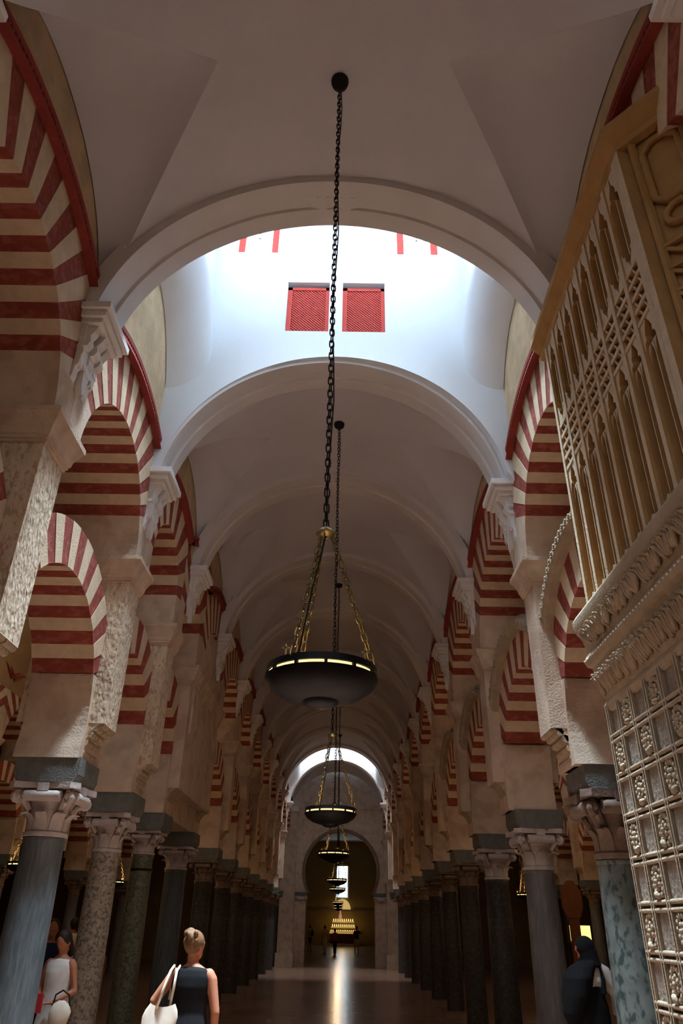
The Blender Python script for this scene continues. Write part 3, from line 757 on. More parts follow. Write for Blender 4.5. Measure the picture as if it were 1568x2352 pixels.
# ------------------------------------------------------------------ side aisles: outer arcades, vaults and dim outer walls
for side in (-1, 1):
    sn = SIDE[side]; uf2 = UF[side] + THK + 4.7
    ys = [2.1 + 3.1 * i for i in range(12)]
    for i in range(len(ys) - 1):
        ya, yb = ys[i], ys[i + 1]
        lower_arch(side, ya, yb, uf2, False, 'striped horseshoe arch in the dim %s side aisle, %s from the camera' % (sn, ORD[i]), 'aisle lower arches %s' % sn)
        upper_arch(side, ya, yb, uf2, False, 'striped upper arch in the dim %s side aisle, %s from the camera' % (sn, ORD[i]), 'aisle upper arches %s' % sn, dent=False)
        pier(side, ya, uf2, False, 'plastered pier in the dim %s side aisle, %s from the camera' % (sn, ORD[i]), 'aisle piers %s' % sn, style=2)
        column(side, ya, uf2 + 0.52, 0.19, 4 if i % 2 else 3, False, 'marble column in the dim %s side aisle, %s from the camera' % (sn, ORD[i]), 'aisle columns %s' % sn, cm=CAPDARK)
        if side < 0 and i < 5:
            corbel(side, ya, side * uf2, False, 'stucco corbel in the dim left side aisle, %s from the camera' % ORD[i], 'aisle corbels left')
    ua = UF[side] + THK; c = (ua + uf2) / 2; R = (uf2 - ua) / 2
    rows = []
    for j in range(19):
        p = pi * j / 18; rows.append([(side * (c + R * cos(p)), y_, 6.6 + 2.1 * sin(p)) for y_ in (-9, 45)])
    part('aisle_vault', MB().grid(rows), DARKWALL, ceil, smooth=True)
    for q, y_fill in enumerate((0.0, 7.0, 16.0, 26.0)):  # glowing panels added in the aisle vaults as fill light
        WIN[0] += 1
        wn = thing('window_%d' % WIN[0], 'added fill light panel in the vault of the %s side aisle' % sn, None, (side * c, y_fill, 8.6), kind='structure'); wn['group'] = 'aisle fill panels %s' % sn
        part('pane', MB().box(side * (c - 0.6), side * (c + 0.6), y_fill - 0.6, y_fill + 0.6, 8.56, 8.58), PANES[3], wn)
        for a in ((c - 0.68, c - 0.6, -0.68, 0.68), (c + 0.6, c + 0.68, -0.68, 0.68), (c - 0.6, c + 0.6, -0.68, -0.6), (c - 0.6, c + 0.6, 0.6, 0.68)):
            part('window_frame', MB().box(side * a[0], side * a[1], y_fill + a[2], y_fill + a[3], 8.5, 8.62), STUCCO, wn)
    mb = MB().box(side * (uf2 + 0.01), side * (uf2 + THK), -9, 45, 7.0, 9.5)
    struct('wall_aisle_%s' % sn, mb, OCHRE)['label'] = 'dim plastered wall above the arches of the %s side aisle' % sn
    mb = MB().box(side * (uf2 + THK), side * 24.2, -9, 45, 8.8, 9.0)
    part('aisle_ceiling', mb, DARKWALL, ceil)
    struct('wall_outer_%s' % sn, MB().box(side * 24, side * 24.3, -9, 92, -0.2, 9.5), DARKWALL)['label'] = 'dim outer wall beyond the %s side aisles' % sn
    # more columns deeper in the forest of columns
    for i in range(9):
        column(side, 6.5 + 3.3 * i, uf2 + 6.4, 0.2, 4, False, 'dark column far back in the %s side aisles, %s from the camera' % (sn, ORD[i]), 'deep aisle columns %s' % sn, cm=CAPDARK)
    mb = MB()
    for i in range(9):
        mb.box(side * (uf2 + 5.9), side * (uf2 + 6.9), 6.5 + 3.3 * i - 0.33, 6.5 + 3.3 * i + 0.33, 3.12, 8.8)
    part('deep_pier_row', mb, PIER, ceil)
struct('wall_back', MB().box(-24.3, 24.3, -9.3, -9, -0.2, 13), DARKWALL)['label'] = 'wall closing the hall behind the camera'

# ------------------------------------------------------------------ far end of the nave: cross wall with a great horseshoe arch
YW = 40.0
xc0, r0, zc0 = 0.2, 1.83, 4.07
mb = MB(); n = 40
a0 = -radians(32)
arc = [(xc0 + r0 * cos(lerp(pi - a0, a0, i / n)), zc0 + r0 * sin(lerp(pi - a0, a0, i / n))) for i in range(n + 1)]
zb = arc[0][1]
for i in range(n):
    (xa, za), (xb, zb_) = arc[i], arc[i + 1]
    if xb > xa: mb.prism([(xa, za), (xb, zb_), (xb, 9.6), (xa, 9.6)], YW, YW + 0.9, 'y')
il = min(range(n + 1), key=lambda i: arc[i][0]); ir = max(range(n + 1), key=lambda i: arc[i][0])
mb.prism([(-3.4, zb)] + arc[:il + 1] + [(arc[il][0], 9.6), (-3.4, 9.6)], YW, YW + 0.9, 'y')
mb.prism([(3.4, zb), (3.4, 9.6), (arc[ir][0], 9.6)] + arc[ir:], YW, YW + 0.9, 'y')
mb.box(-3.4, arc[0][0] - 0.15, YW, YW + 0.9, 0, zb); mb.box(arc[-1][0] + 0.15, 3.4, YW, YW + 0.9, 0, zb)
we = struct('wall_end', mb, PIER); we['label'] = 'beige cross wall pierced by a great horseshoe arch at the far end of the nave'
# bevelled edge ring, string course, jamb pilasters
rows = []
for i in range(n + 1):
    a = lerp(pi - a0, a0, i / n)
    rows.append([(xc0 + r * cos(a), YW - d, zc0 + r * sin(a)) for r, d in ((r0, 0.0), (r0 - 0.01, 0.05), (r0 + 0.10, 0.05), (r0 + 0.10, 0.0))])
part('arch_edge', MB().grid(rows), CAPDARK, we)
part('string_course', MB().box(-2.2, 2.5, YW - 0.06, YW, 6.95, 7.08), PIER, we)
for s_, xa, xb in ((-1, -2.75, -2.05), (1, 2.45, 3.1)):
    tt = thing('pilaster', 'square stone pilaster at the far arch, %s side' % SIDE[s_], 'pilaster', ((xa + xb) / 2, YW - 0.4, 0))
    part('pilaster_shaft', MB().box(xa, xb, YW - 0.7, YW, 0.55, 6.9), PIER, tt)
    part('pilaster_base', MB().box(xa - 0.06, xb + 0.06, YW - 0.78, YW, 0, 0.55), PIER, tt)
    part('pilaster_cap', MB().box(xa - 0.05, xb + 0.05, YW - 0.75, YW, 6.7, 6.95), STUCCO, tt)
for s_, xa in ((-1, -1.75), (1, 2.15)):
    tt = thing('jamb_column', 'dark column carrying the great far arch, %s side' % SIDE[s_], 'column', (xa, YW + 0.2, 0))
    part('shaft', MB().lathe([(0.2, 0), (0.19, 1.5), (0.17, 2.45)], (xa, YW + 0.2, 0), 16), SH[4], tt, auto=50)
    capital(tt, xa, YW + 0.2, 2.45, 0.18, CAPITAL, False)
    part('impost_block', MB().box(xa - 0.3, xa + 0.3, YW - 0.05, YW + 0.6, 2.93, zb), IMPOST, tt)
# room beyond
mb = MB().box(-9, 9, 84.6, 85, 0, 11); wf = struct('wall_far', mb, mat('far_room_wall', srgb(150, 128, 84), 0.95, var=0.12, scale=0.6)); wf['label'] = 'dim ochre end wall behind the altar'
struct('wall_far_left', MB().box(-5.2, -4.9, YW + 0.9, 85, 0, 11), MATS['far_room_wall'])['label'] = 'dim left side wall of the room beyond the far arch'
struct('wall_far_right', MB().box(5.4, 5.7, YW + 0.9, 85, 0, 11), MATS['far_room_wall'])['label'] = 'dim right side wall of the room beyond the far arch'
part('far_vault', MB().box(-5.2, 5.7, YW + 0.9, 85, 9.6, 9.8), PLASTER, ceil)
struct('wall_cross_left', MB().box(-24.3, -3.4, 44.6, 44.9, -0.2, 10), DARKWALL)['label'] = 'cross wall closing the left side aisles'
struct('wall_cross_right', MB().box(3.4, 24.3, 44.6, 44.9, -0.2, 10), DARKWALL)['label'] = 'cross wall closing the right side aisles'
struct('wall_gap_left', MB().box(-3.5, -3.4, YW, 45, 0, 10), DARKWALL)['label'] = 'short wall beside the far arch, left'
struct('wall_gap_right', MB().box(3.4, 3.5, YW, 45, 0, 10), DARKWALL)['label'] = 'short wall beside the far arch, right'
for i in range(3):
    for s_, xa in ((-1, -3.0), (1, 3.4)):
        tt = thing('far_column', '%s dark column beyond the great arch on the %s' % (ORD[i], SIDE[s_]), 'column', (xa, 45 + 5 * i, 0))
        part('shaft', MB().lathe([(0.24, 0), (0.22, 2.0), (0.2, 3.0)], (xa, 45 + 5 * i, 0), 14), SH[4], tt, auto=50)
        capital(tt, xa, 45 + 5 * i, 3.0, 0.2, CAPITAL, False)
        part('pier_above', MB().box(xa - 0.35, xa + 0.35, 45 + 5 * i - 0.35, 45 + 5 * i + 0.35, 3.48, 9.6), PIER, tt)
# lattice window in the far wall
WIN[0] += 1
wn = thing('window_%d' % WIN[0], 'tall bluish window with a pierced stone lattice in the far end wall', None, (0.45, 84.5, 4.3), kind='structure')
GL = mat('far_window_glass', srgb(190, 220, 240), 0.4, emit=(0.55, 0.78, 0.95), estr=3.0)
GL2 = mat('far_window_sill_glass', srgb(150, 180, 200), 0.5, emit=(0.45, 0.65, 0.8), estr=1.2)
part('pane', MB().box(-0.14, 1.02, 84.54, 84.56, 5.3, 7.2), GL, wn); part('pane', MB().box(-0.14, 1.02, 84.54, 84.56, 4.3, 5.3), GL2, wn)
mb = MB()
for i in range(7): mb.box(-0.14 + i * 0.19, -0.11 + i * 0.19, 84.5, 84.54, 5.3, 7.2)
for i in range(9): mb.box(-0.14, 1.02, 84.5, 84.54, 5.3 + i * 0.22, 5.33 + i * 0.22)
part('lattice', mb, STUCCO, wn)
for a in ((-0.3, -0.14, 4.2, 7.35), (1.02, 1.18, 4.2, 7.35), (-0.3, 1.18, 7.2, 7.35)): part('window_frame', MB().box(a[0], a[1], 84.44, 84.6, a[2], a[3]), STUCCO, wn)
# altar with a glowing arched niche and rows of candles
al = thing('altar', 'small candle-lit altar with a glowing arched niche at the far end', 'altar', (0.55, 83.4, 0))
part('altar_block', MB().box(-0.7, 1.9, 82.8, 83.9, 0.0, 1.05), mat('altar_cloth', srgb(70, 24, 26), 0.8), al)
part('altar_step', MB().box(-1.0, 2.2, 82.3, 84.4, 0.0, 0.2), PIER, al)
pts = [(-0.35, 3.2)] + [(0.5 + 0.85 * cos(pi - pi * i / 14), 3.2 + 0.95 * sin(pi * i / 14)) for i in range(15)] + [(1.35, 3.2)]
part('niche', MB().prism(pts, 84.3, 84.5, 'y'), mat('niche_gold_lit', srgb(200, 170, 90), 0.6, emit=(1.0, 0.72, 0.25), estr=0.18), al)  # candlelight put into the niche colour as a faint glow
part('beam', MB().box(-2.4, 2.9, 84.0, 84.2, 3.0, 3.2), CAPDARK, al)
CAND = mat('candle_flame', (1, 0.8, 0.4), 0.5, emit=(1.0, 0.66, 0.18), estr=1.6); GOLDS = mat('gilt_shelf_lit', srgb(190, 150, 60), 0.35, metal=0.6, emit=(1.0, 0.6, 0.15), estr=0.12)  # the shelf's own glow stands in for candlelight falling on it
for j, (z, nn) in enumerate(((1.12, 14), (1.62, 12), (2.1, 10))):
    sh_ = part('candle_shelf', MB().box(-0.75 + 0.12 * j, 1.95 - 0.12 * j, 83.3 + 0.3 * j, 83.5 + 0.3 * j, z - 0.08, z + 0.05 + (0.12 if j == 0 else 0)), GOLDS, al)
    for q in range(nn):
        x = lerp(-0.6 + 0.12 * j, 1.8 - 0.12 * j, q / (nn - 1))
        part('candle', MB().lathe([(0.03, 0), (0.03, 0.16), (0.012, 0.26)], (x, 83.38 + 0.3 * j, z), 6), CAND, sh_)
part('statue', MB().loft([(0.3, 83.9, 2.3, 0.14, 0.1), (0.3, 83.9, 2.6, 0.17, 0.12), (0.3, 83.9, 2.85, 0.08, 0.08), (0.3, 83.9, 3.0, 0.09, 0.09), (0.3, 83.9, 3.08, 0.03, 0.03)], 8), mat('statue_wood_lit', srgb(190, 120, 80), 0.6, emit=(1.0, 0.5, 0.3), estr=0.12), al)  # faint emission in the wood colour imitates candlelight on the statue
point('altar_light', (0.5, 82.2, 2.6), 8, WARM, 0.3)

# ------------------------------------------------------------------ hanging bowl lamps
def link_mesh(nm='link', mt=IRON, L=0.036, Wd=0.017, r=0.0052):
    pts = []
    for i in range(12):
        a = 2 * pi * i / 12
        pts.append((Wd * cos(a), 0, (L - Wd) * (1 if sin(a) > 0.01 else (-1 if sin(a) < -0.01 else 0)) + Wd * sin(a)))
    return MB().tube(pts, r, 5, closed=True)
LK = link_mesh(); LKI = LK.data('link', IRON, smooth=True); LKB = link_mesh(mt=BRASS).data('link', mat('aged_brass_chain', srgb(120, 104, 66), 0.4, metal=0.9, var=0.2, scale=14), smooth=True)
def chain_run(parent, a, b, me, single):
    a, b = Vector(a), Vector(b); d = b - a; n = max(2, int(d.length / 0.058)); q = d.to_track_quat('Z', 'Y')
    if single:
        for i in range(n):
            e = (q.to_matrix() @ Matrix.Rotation((i % 2) * pi / 2 + 0.4, 3, 'Z')).to_euler()
            share('link', me, parent, a + d * ((i + 0.5) / n), e)
    else:
        mb = MB()
        for i in range(n):
            M_ = Matrix.Translation(a + d * ((i + 0.5) / n)) @ (q.to_matrix() @ Matrix.Rotation((i % 2) * pi / 2 + 0.4, 3, 'Z')).to_4x4()
            mb.add([tuple(M_ @ Vector(v)) for v in LK.v], LK.f)
        c = part('chain', mb, me.materials[0], parent, smooth=True)
def lamp(x, y, zt, zr, label, single=False, lit=0.0, group='hanging bowl lamps of the nave'):
    t = thing('hanging_lamp', label, 'lamp', (x, y, zr - 0.3), group)
    o = 2.9; dz = zr - o
    part('ceiling_cup', MB().lathe([(0.02, -0.09), (0.075, -0.06), (0.085, -0.02), (0.085, 0.0)], (x, y, zt), 20), IRON, t, auto=50)
    part('bowl', MB().lathe([(0.002, 2.715), (0.13, 2.722), (0.22, 2.75), (0.285, 2.79), (0.315, 2.83), (0.318, 2.845), (0.305, 2.845), (0.27, 2.81), (0.2, 2.77), (0.002, 2.74)], (x, y, dz), 40, cap=False), BRONZE, t, auto=60)
    part('boss', MB().lathe([(0.002, 2.685), (0.06, 2.692), (0.095, 2.708), (0.105, 2.73)], (x, y, dz), 24, cap=False), BRONZE, t, auto=60)
    part('rim_band', MB().lathe([(0.308, 2.866), (0.313, 2.866), (0.309, 2.905), (0.30, 2.905), (0.300, 2.866)], (x, y, dz), 40, cap=False), BRONZE, t, auto=40)
    part('glowing_ring', MB().lathe([(0.292, 2.838), (0.298, 2.842), (0.298, 2.87), (0.292, 2.874)], (x, y, dz), 40, cap=False), LAMPGLOW, t, auto=60)
    pm = MB().box(0.292, 0.314, -0.008, 0.008, 2.84, 2.87).data('slot_post', BRONZE)
    for i in range(12): share('slot_post', pm, t, (x, y, dz), (0, 0, 2 * pi * i / 12 + 0.1))
    for i in range(4):
        a = 0.9 + i * pi / 2; cx_, cy_ = x + 0.305 * cos(a), y + 0.305 * sin(a)
        cr = MB().box(cx_ - 0.004, cx_ + 0.004, cy_ - 0.004, cy_ + 0.004, dz + 2.90, dz + 2.965); cr.box(cx_ - 0.02, cx_ + 0.02, cy_ - 0.004, cy_ + 0.004, dz + 2.94, dz + 2.949)
        part('cross', cr, BRASS, t)
    zh = zr + 0.87
    part('chain_hub', MB().lathe([(0.012, 0.05), (0.05, 0.02), (0.062, 0.0), (0.05, -0.012), (0.012, -0.02)], (x, y, zh), 20, cap=False), BRASS, t, auto=60)
    chain_run(t, (x, y, zh + 0.04), (x, y, zt - 0.07), LKI, single)
    for i in range(3):
        a = 2 * pi * i / 3
        chain_run(t, (x + 0.303 * cos(a), y + 0.303 * sin(a), dz + 2.90), (x + 0.04 * cos(a), y + 0.04 * sin(a), zh - 0.01), LKB, single)
    pts = [(x + 0.012 + 0.014 * sin(j * 1.3), y + 0.018, lerp(zt - 0.05, zh + 0.02, j / 14)) for j in range(15)]
    part('cable', MB().tube(pts + [(x - 0.06, y - 0.14, zr + 0.45), (x - 0.12, y - 0.24, dz + 2.9)], 0.005, 5), IRON, t, smooth=True)
    if lit: 
        point('lamp_light', (x, y, zr + 0.12), lit, WARM, 0.15)
    return t
lamp(0.0, 3.95, 8.76, 2.9, 'large dark bowl lamp hanging on chains nearest the camera', True, 2.0)
lamp(0.0, 9.44, 8.76, 2.9, 'dark bowl lamp hanging in the nave, second from the camera', False, 3)
lamp(0.0, 15.8, 8.76, 2.95, 'dark bowl lamp hanging in the nave, third from the camera', False, 5)
for i, (y, z) in enumerate(((25.2, 2.95), (31.3, 2.95), (47, 2.9), (54, 2.9), (62, 2.9))):
    lamp(0.05 + 0.01 * i, y, 8.74 if y < 33 else 9.6, z, 'small far dark bowl lamp, %s in the row along the nave' % ORD[i + 3], False, 5 if y < 40 else 14)
lamp(-5.78, 15.0, 8.7, 2.6, 'lit bowl lamp glimpsed between columns in the left aisle', False, 16, group='aisle lamps')
lamp(-5.78, 21.0, 8.7, 2.6, 'lit bowl lamp further back in the left aisle', False, 16, group='aisle lamps')
lamp(5.67, 14.0, 8.7, 2.6, 'lit bowl lamp hanging in the right aisle', False, 16, group='aisle lamps')
lamp(5.67, 24.0, 8.7, 2.6, 'lit bowl lamp further back in the right aisle', False, 16, group='aisle lamps')
# ------------------------------------------------------------------ carved stone screen on the right
SX = 2.10; YN, YF = 3.25, 5.33; MOD = 0.25
scr = thing('carved_stone_screen', 'tall carved limestone screen with blind tracery, leafy friezes and rosette panels on the right', 'stone screen', (2.4, 4.3, 0))
part('screen_core', MB().box(SX + 0.06, SX + 0.16, YN, YF, 0, 6.75), CARVEGREY, scr)
part('screen_core', MB().box(SX + 0.16, 3.3, YN, 4.6, 0, 6.75), CARVEGREY, scr)
part('tracery_ground', MB().box(SX + 0.055, SX + 0.075, YN, YF, 3.85, 6.7), CARVEBACK, scr, label='ochre ground behind the blind tracery')
# lower zone: grid of mouldings, rosettes in every other panel
lowg = part('panel_ground', MB().box(SX - 0.0, SX + 0.07, YN, YF, 0, 3.1), CARVEGREY, scr)
rz = [2.855 - 0.266 * i for i in range(11)]
rail = MB(); 
for zz in (-0.021, 0.021): rail.tube([(SX - 0.016, YN, zz), (SX - 0.016, YF + 0.005, zz)], 0.014, 8)
rail_me = rail.data('rail', CARVED, smooth=True)
for z in rz: share('rail', rail_me, scr, (0, 0, z))
stile = MB()
for yy in (-0.024, 0.012): stile.box(SX - 0.03, SX + 0.01, yy, yy + 0.013, 0.0, 3.08)
stile_me = stile.data('stile', CARVED)
ys_ = [YF - 0.012] + [YF - 0.235 - MOD * i for i in range(8)]
for y in ys_: share('stile', stile_me, scr, (0, y, 0))
panel_me = MB().box(SX - 0.012, SX + 0.01, -0.085, 0.085, -0.10, 0.10).data('panel', CARVEGREY)
ros = MB()
for i in range(14):
    a = 2 * pi * i / 14; ros.ball((-0.012, 0.072 * cos(a), 0.082 * sin(a)), (0.016, 0.019, 0.021), 6, 4)
for i in range(6):
    a = 2 * pi * i / 6 + 0.3; ros.ball((-0.016, 0.033 * cos(a), 0.036 * sin(a)), (0.016, 0.019, 0.02), 6, 4)
ros.ball((-0.026, 0, 0), (0.02, 0.017, 0.017), 6, 4)
ros.ball((-0.024, 0.0, -0.075), (0.024, 0.045, 0.022), 6, 4)
ros_me = ros.data('rosette', CARVED, smooth=True)
for i, z in enumerate(rz[:-1]):
    zc_ = z - 0.133
    for j in range(8):
        yc_ = YF - 0.11 - MOD * j if j else YF - 0.12
        if (i + j) % 2 == 0: share('rosette', ros_me, scr, (SX, yc_, zc_), (random.uniform(-0.5, 0.5), 0, 0), (1, random.uniform(.95, 1.08), random.uniform(.95, 1.08)))
        else: share('panel', panel_me, scr, (0, yc_, zc_))
zc_ = 2.97
for j in range(8):
    if j % 2: share('rosette', ros_me, scr, (SX, YF - 0.11 - MOD * j, zc_), None, (1, 1, 0.9))
# leafy entablature wrapping the far corner
prof = [(0, 3.05), (0.02, 3.06), (0.03, 3.1), (0.012, 3.14), (0.02, 3.16), (0.035, 3.3), (0.06, 3.40), (0.085, 3.42), (0.10, 3.46), (0.085, 3.5), (0.07, 3.52), (0.075, 3.54), (0.09, 3.63), (0.12, 3.70), (0.135, 3.76), (0.135, 3.80), (0.11, 3.84), (-0.02, 3.88)]
rows = [[(SX - p, YN - 0.05, z), (SX - p, YF + p, z), (SX + 0.3, YF + p, z)] for p, z in prof]
ent = part('entablature', MB().grid(rows), CARVED, scr, auto=25, label='projecting entablature carved with foliage')
def acanthus():
    mb = MB()
    for dy, dz, r, h in ((0, 0.0, 0.02, 0.10), (-0.024, -0.01, 0.016, 0.07), (0.024, -0.012, 0.016, 0.075)):
        mb.loft([(0.0, dy * 0.5, -0.09 + dz, 0.012, r * 0.7), (-0.012, dy, -0.04 + dz, 0.016, r), (-0.026, dy * 1.15, 0.01 + dz, 0.014, r * 0.9), (-0.045, dy * 1.2, h * 0.45 + dz, 0.013, r * 0.7), (-0.062, dy * 1.2, h * 0.42 + dz - 0.008, 0.006, r * 0.4)], 6)
    mb.ball((-0.05, 0, 0.035), (0.014, 0.018, 0.014), 6, 4)
    return mb
AC = acanthus().data('acanthus_leaf', CARVED, smooth=True)
n = 25
for i in range(n):
    y = lerp(YF + 0.0, YN, (i + 0.3) / n)
    share('acanthus_leaf', AC, ent, (SX - 0.03, y, 3.285), (random.uniform(-.25, .25), random.uniform(-.1, .12), 0), (1.25, random.uniform(.85, 1.2), random.uniform(.95, 1.2)))
    share('acanthus_leaf', AC, ent, (SX - 0.085, y - 0.03, 3.635), (random.uniform(-.7, .7), random.uniform(.1, .3), 0), (1.25, random.uniform(.85, 1.25), random.uniform(.75, 1.0)))
for i in range(2):
    share('acanthus_leaf', AC, ent, (SX + 0.04 + 0.1 * i, YF + 0.035, 3.285), (0, 0, -pi / 2)); share('acanthus_leaf', AC, ent, (SX - 0.02 + 0.1 * i, YF + 0.09, 3.635), (0, 0.2, -pi / 2))
mb = MB()
for i in range(40): mb.ball((SX - 0.10, lerp(YF + 0.08, YN, i / 39), 3.465), (0.007, 0.016, 0.008), 5, 3)
o = part('bead_row', mb, STUCCO, ent, smooth=True); o['kind'] = 'stuff'
# upper zone: blind tracery, every member standing about ten centimetres proud of the ochre ground
TX0, TX1 = SX - 0.045, SX + 0.06
NB = 8; BW = 0.2475; MW = 0.036; MY = [YF - 0.03 - BW * i for i in range(NB + 2)]
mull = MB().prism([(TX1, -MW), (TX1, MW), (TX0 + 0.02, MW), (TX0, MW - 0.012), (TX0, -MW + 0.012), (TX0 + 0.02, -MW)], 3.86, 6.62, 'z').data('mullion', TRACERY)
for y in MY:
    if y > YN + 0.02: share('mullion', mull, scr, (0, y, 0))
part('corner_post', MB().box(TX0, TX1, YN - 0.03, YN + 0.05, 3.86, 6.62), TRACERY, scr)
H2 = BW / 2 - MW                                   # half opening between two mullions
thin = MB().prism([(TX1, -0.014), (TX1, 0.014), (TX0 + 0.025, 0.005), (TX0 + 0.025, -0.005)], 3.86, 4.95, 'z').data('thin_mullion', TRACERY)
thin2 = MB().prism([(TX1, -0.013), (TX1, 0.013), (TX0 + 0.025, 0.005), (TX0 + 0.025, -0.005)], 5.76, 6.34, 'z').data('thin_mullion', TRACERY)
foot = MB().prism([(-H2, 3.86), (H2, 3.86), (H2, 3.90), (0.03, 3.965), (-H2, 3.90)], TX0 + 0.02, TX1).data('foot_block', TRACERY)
def headplate(zb, zt, zend):
    """two spandrel plates that leave a cusped pointed opening"""
    mb = MB()
    for s_ in (-1, 1):
        cur = [(H2, zb), (H2 * 0.80, lerp(zb, zt, 0.30)), (H2 * 0.52, lerp(zb, zt, 0.36)), (H2 * 0.62, lerp(zb, zt, 0.55)), (H2 * 0.42, lerp(zb, zt, 0.78)), (0.012, zt)]
        mb.prism([(s_ * a_, z_) for a_, z_ in cur] + [(s_ * 0.0, zend), (s_ * (H2 + 0.01), zend), (s_ * (H2 + 0.01), zb)], TX0 + 0.012, TX1)
    return mb
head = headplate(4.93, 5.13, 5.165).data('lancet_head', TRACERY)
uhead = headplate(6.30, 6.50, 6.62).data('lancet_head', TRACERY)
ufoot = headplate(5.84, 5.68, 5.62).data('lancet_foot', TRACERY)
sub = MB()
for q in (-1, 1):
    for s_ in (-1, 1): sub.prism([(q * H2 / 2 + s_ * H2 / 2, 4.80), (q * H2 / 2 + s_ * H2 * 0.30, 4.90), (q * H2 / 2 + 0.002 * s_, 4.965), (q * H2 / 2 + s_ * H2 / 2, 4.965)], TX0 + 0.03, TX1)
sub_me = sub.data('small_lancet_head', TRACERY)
ch = 0.113
rail2 = MB().box(TX0 + 0.005, TX1, YN, YF, -0.018, 0.018).data('lattice_rail', TRACERY)
for r_ in range(5): share('lattice_rail', rail2, scr, (0, 0, 5.165 + ch * r_))
slat = MB().prism([(-0.034, 0), (-0.018, 0), (0.038, ch), (0.022, ch)], TX0 + 0.012, TX1).data('lattice_slat', TRACERY)
nsl = int((YF - YN) / (BW / 3))
for r_ in range(4):
    for q in range(nsl):
        y = YF - 0.05 - BW / 3 * (q + 0.5 * (r_ % 2))
        if y > YN + 0.03: share('lattice_slat', slat, scr, (0, y, 5.165 + ch * r_))
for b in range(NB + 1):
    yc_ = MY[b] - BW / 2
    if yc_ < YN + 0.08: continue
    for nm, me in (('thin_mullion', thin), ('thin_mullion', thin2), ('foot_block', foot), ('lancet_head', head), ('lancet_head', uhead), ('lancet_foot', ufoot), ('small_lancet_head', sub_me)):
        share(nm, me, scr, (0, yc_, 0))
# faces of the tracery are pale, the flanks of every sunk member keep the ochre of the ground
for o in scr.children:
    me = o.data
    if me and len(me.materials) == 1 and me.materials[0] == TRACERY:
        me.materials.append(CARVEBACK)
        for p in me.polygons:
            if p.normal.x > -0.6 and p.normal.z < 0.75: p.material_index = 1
# crowning moulding along the nave face and along the canted return
def mould(path, nm):
    pr = [(0.0, 6.58), (0.05, 6.6), (0.05, 6.66), (0.09, 6.70), (0.13, 6.76), (0.13, 6.82), (0.10, 6.86), (0.0, 6.9)]
    rows = []
    for p, z in pr: rows.append([(q[0] - n_[0] * 0 + n_[0] * p, q[1] + n_[1] * p, z) for q, n_ in path])
    o = MB().grid(rows); o.f.append(tuple(len(path) * i for i in range(len(pr)))); return part(nm, o, CARVEBACK, scr, auto=25)
CD = Vector((0.37, -0.41)).normalized(); CN = Vector((-CD.y, CD.x)) * -1
CE = (SX + CD.x * 1.5, YN + CD.y * 1.5)
mould([((SX + 0.1, YF + 0.14), (-1, 0)), ((SX, YF + 0.14), (-1, 0)), ((SX, YN), (-1, -0.42)), (CE, (CN.x, CN.y))], 'crown_moulding')
part('crown_top', MB().prism([(SX - 0.02, YF + 0.14), (SX + 0.3, YF + 0.14), (SX + 1.3, YN), CE, (SX - 0.02, YN - 0.02)], 6.74, 6.9, 'z'), CARVEBACK, scr)
# canted return with rounded coffers
cb = MB()
A_, B_ = Vector((SX + 0.02, YN)), Vector(CE)
cb.prism([tuple(A_), tuple(B_), (B_.x + 0.2, B_.y + 0.3), (A_.x + 0.2, A_.y + 0.05)], 3.6, 6.7, 'z')
part('canted_return', cb, CARVEBACK, scr)
def on(s_, z, d=0.0): q = A_ + CD * s_; return (q.x + CN.x * d, q.y + CN.y * d, z)
for k_ in range(4):
    s0, s1 = 0.07 + 0.34 * k_, 0.07 + 0.34 * (k_ + 1)
    pts = [on(s_, z, 0.02) for s_, z in ((s0 + 0.12, 6.5), (s0 + 0.22, 6.5), (s0 + 0.3, 6.42), (s0 + 0.3, 5.95), (s0 + 0.22, 5.87), (s0 + 0.12, 5.87), (s0 + 0.05, 5.95), (s0 + 0.05, 6.42))]
    part('coffer_ring', MB().tube(pts, 0.028, 7, closed=True), CARVEBACK, scr, smooth=True)
    pts = [on(s0 + 0.17 + 0.09 * cos(2 * pi * i / 10), 5.73 + 0.09 * sin(2 * pi * i / 10), 0.02) for i in range(10)]
    part('coffer_ring', MB().tube(pts, 0.026, 7, closed=True), CARVEBACK, scr, smooth=True)
    part('return_rib', MB().tube([on(s0, 6.6, 0.02), on(s0, 3.7, 0.02)], 0.03, 6), CARVEBACK, scr)
    for z in (5.5, 5.3, 5.1, 4.9):
        part('return_bar', MB().tube([on(s0, z, 0.03), on(s0 + 0.34, z, 0.03)], 0.018, 5), CARVEBACK, scr)
        part('return_bar', MB().tube([on(s0, z, 0.02), on(s0 + 0.3, z - 0.25, 0.02)], 0.02, 5), CARVEBACK, scr)

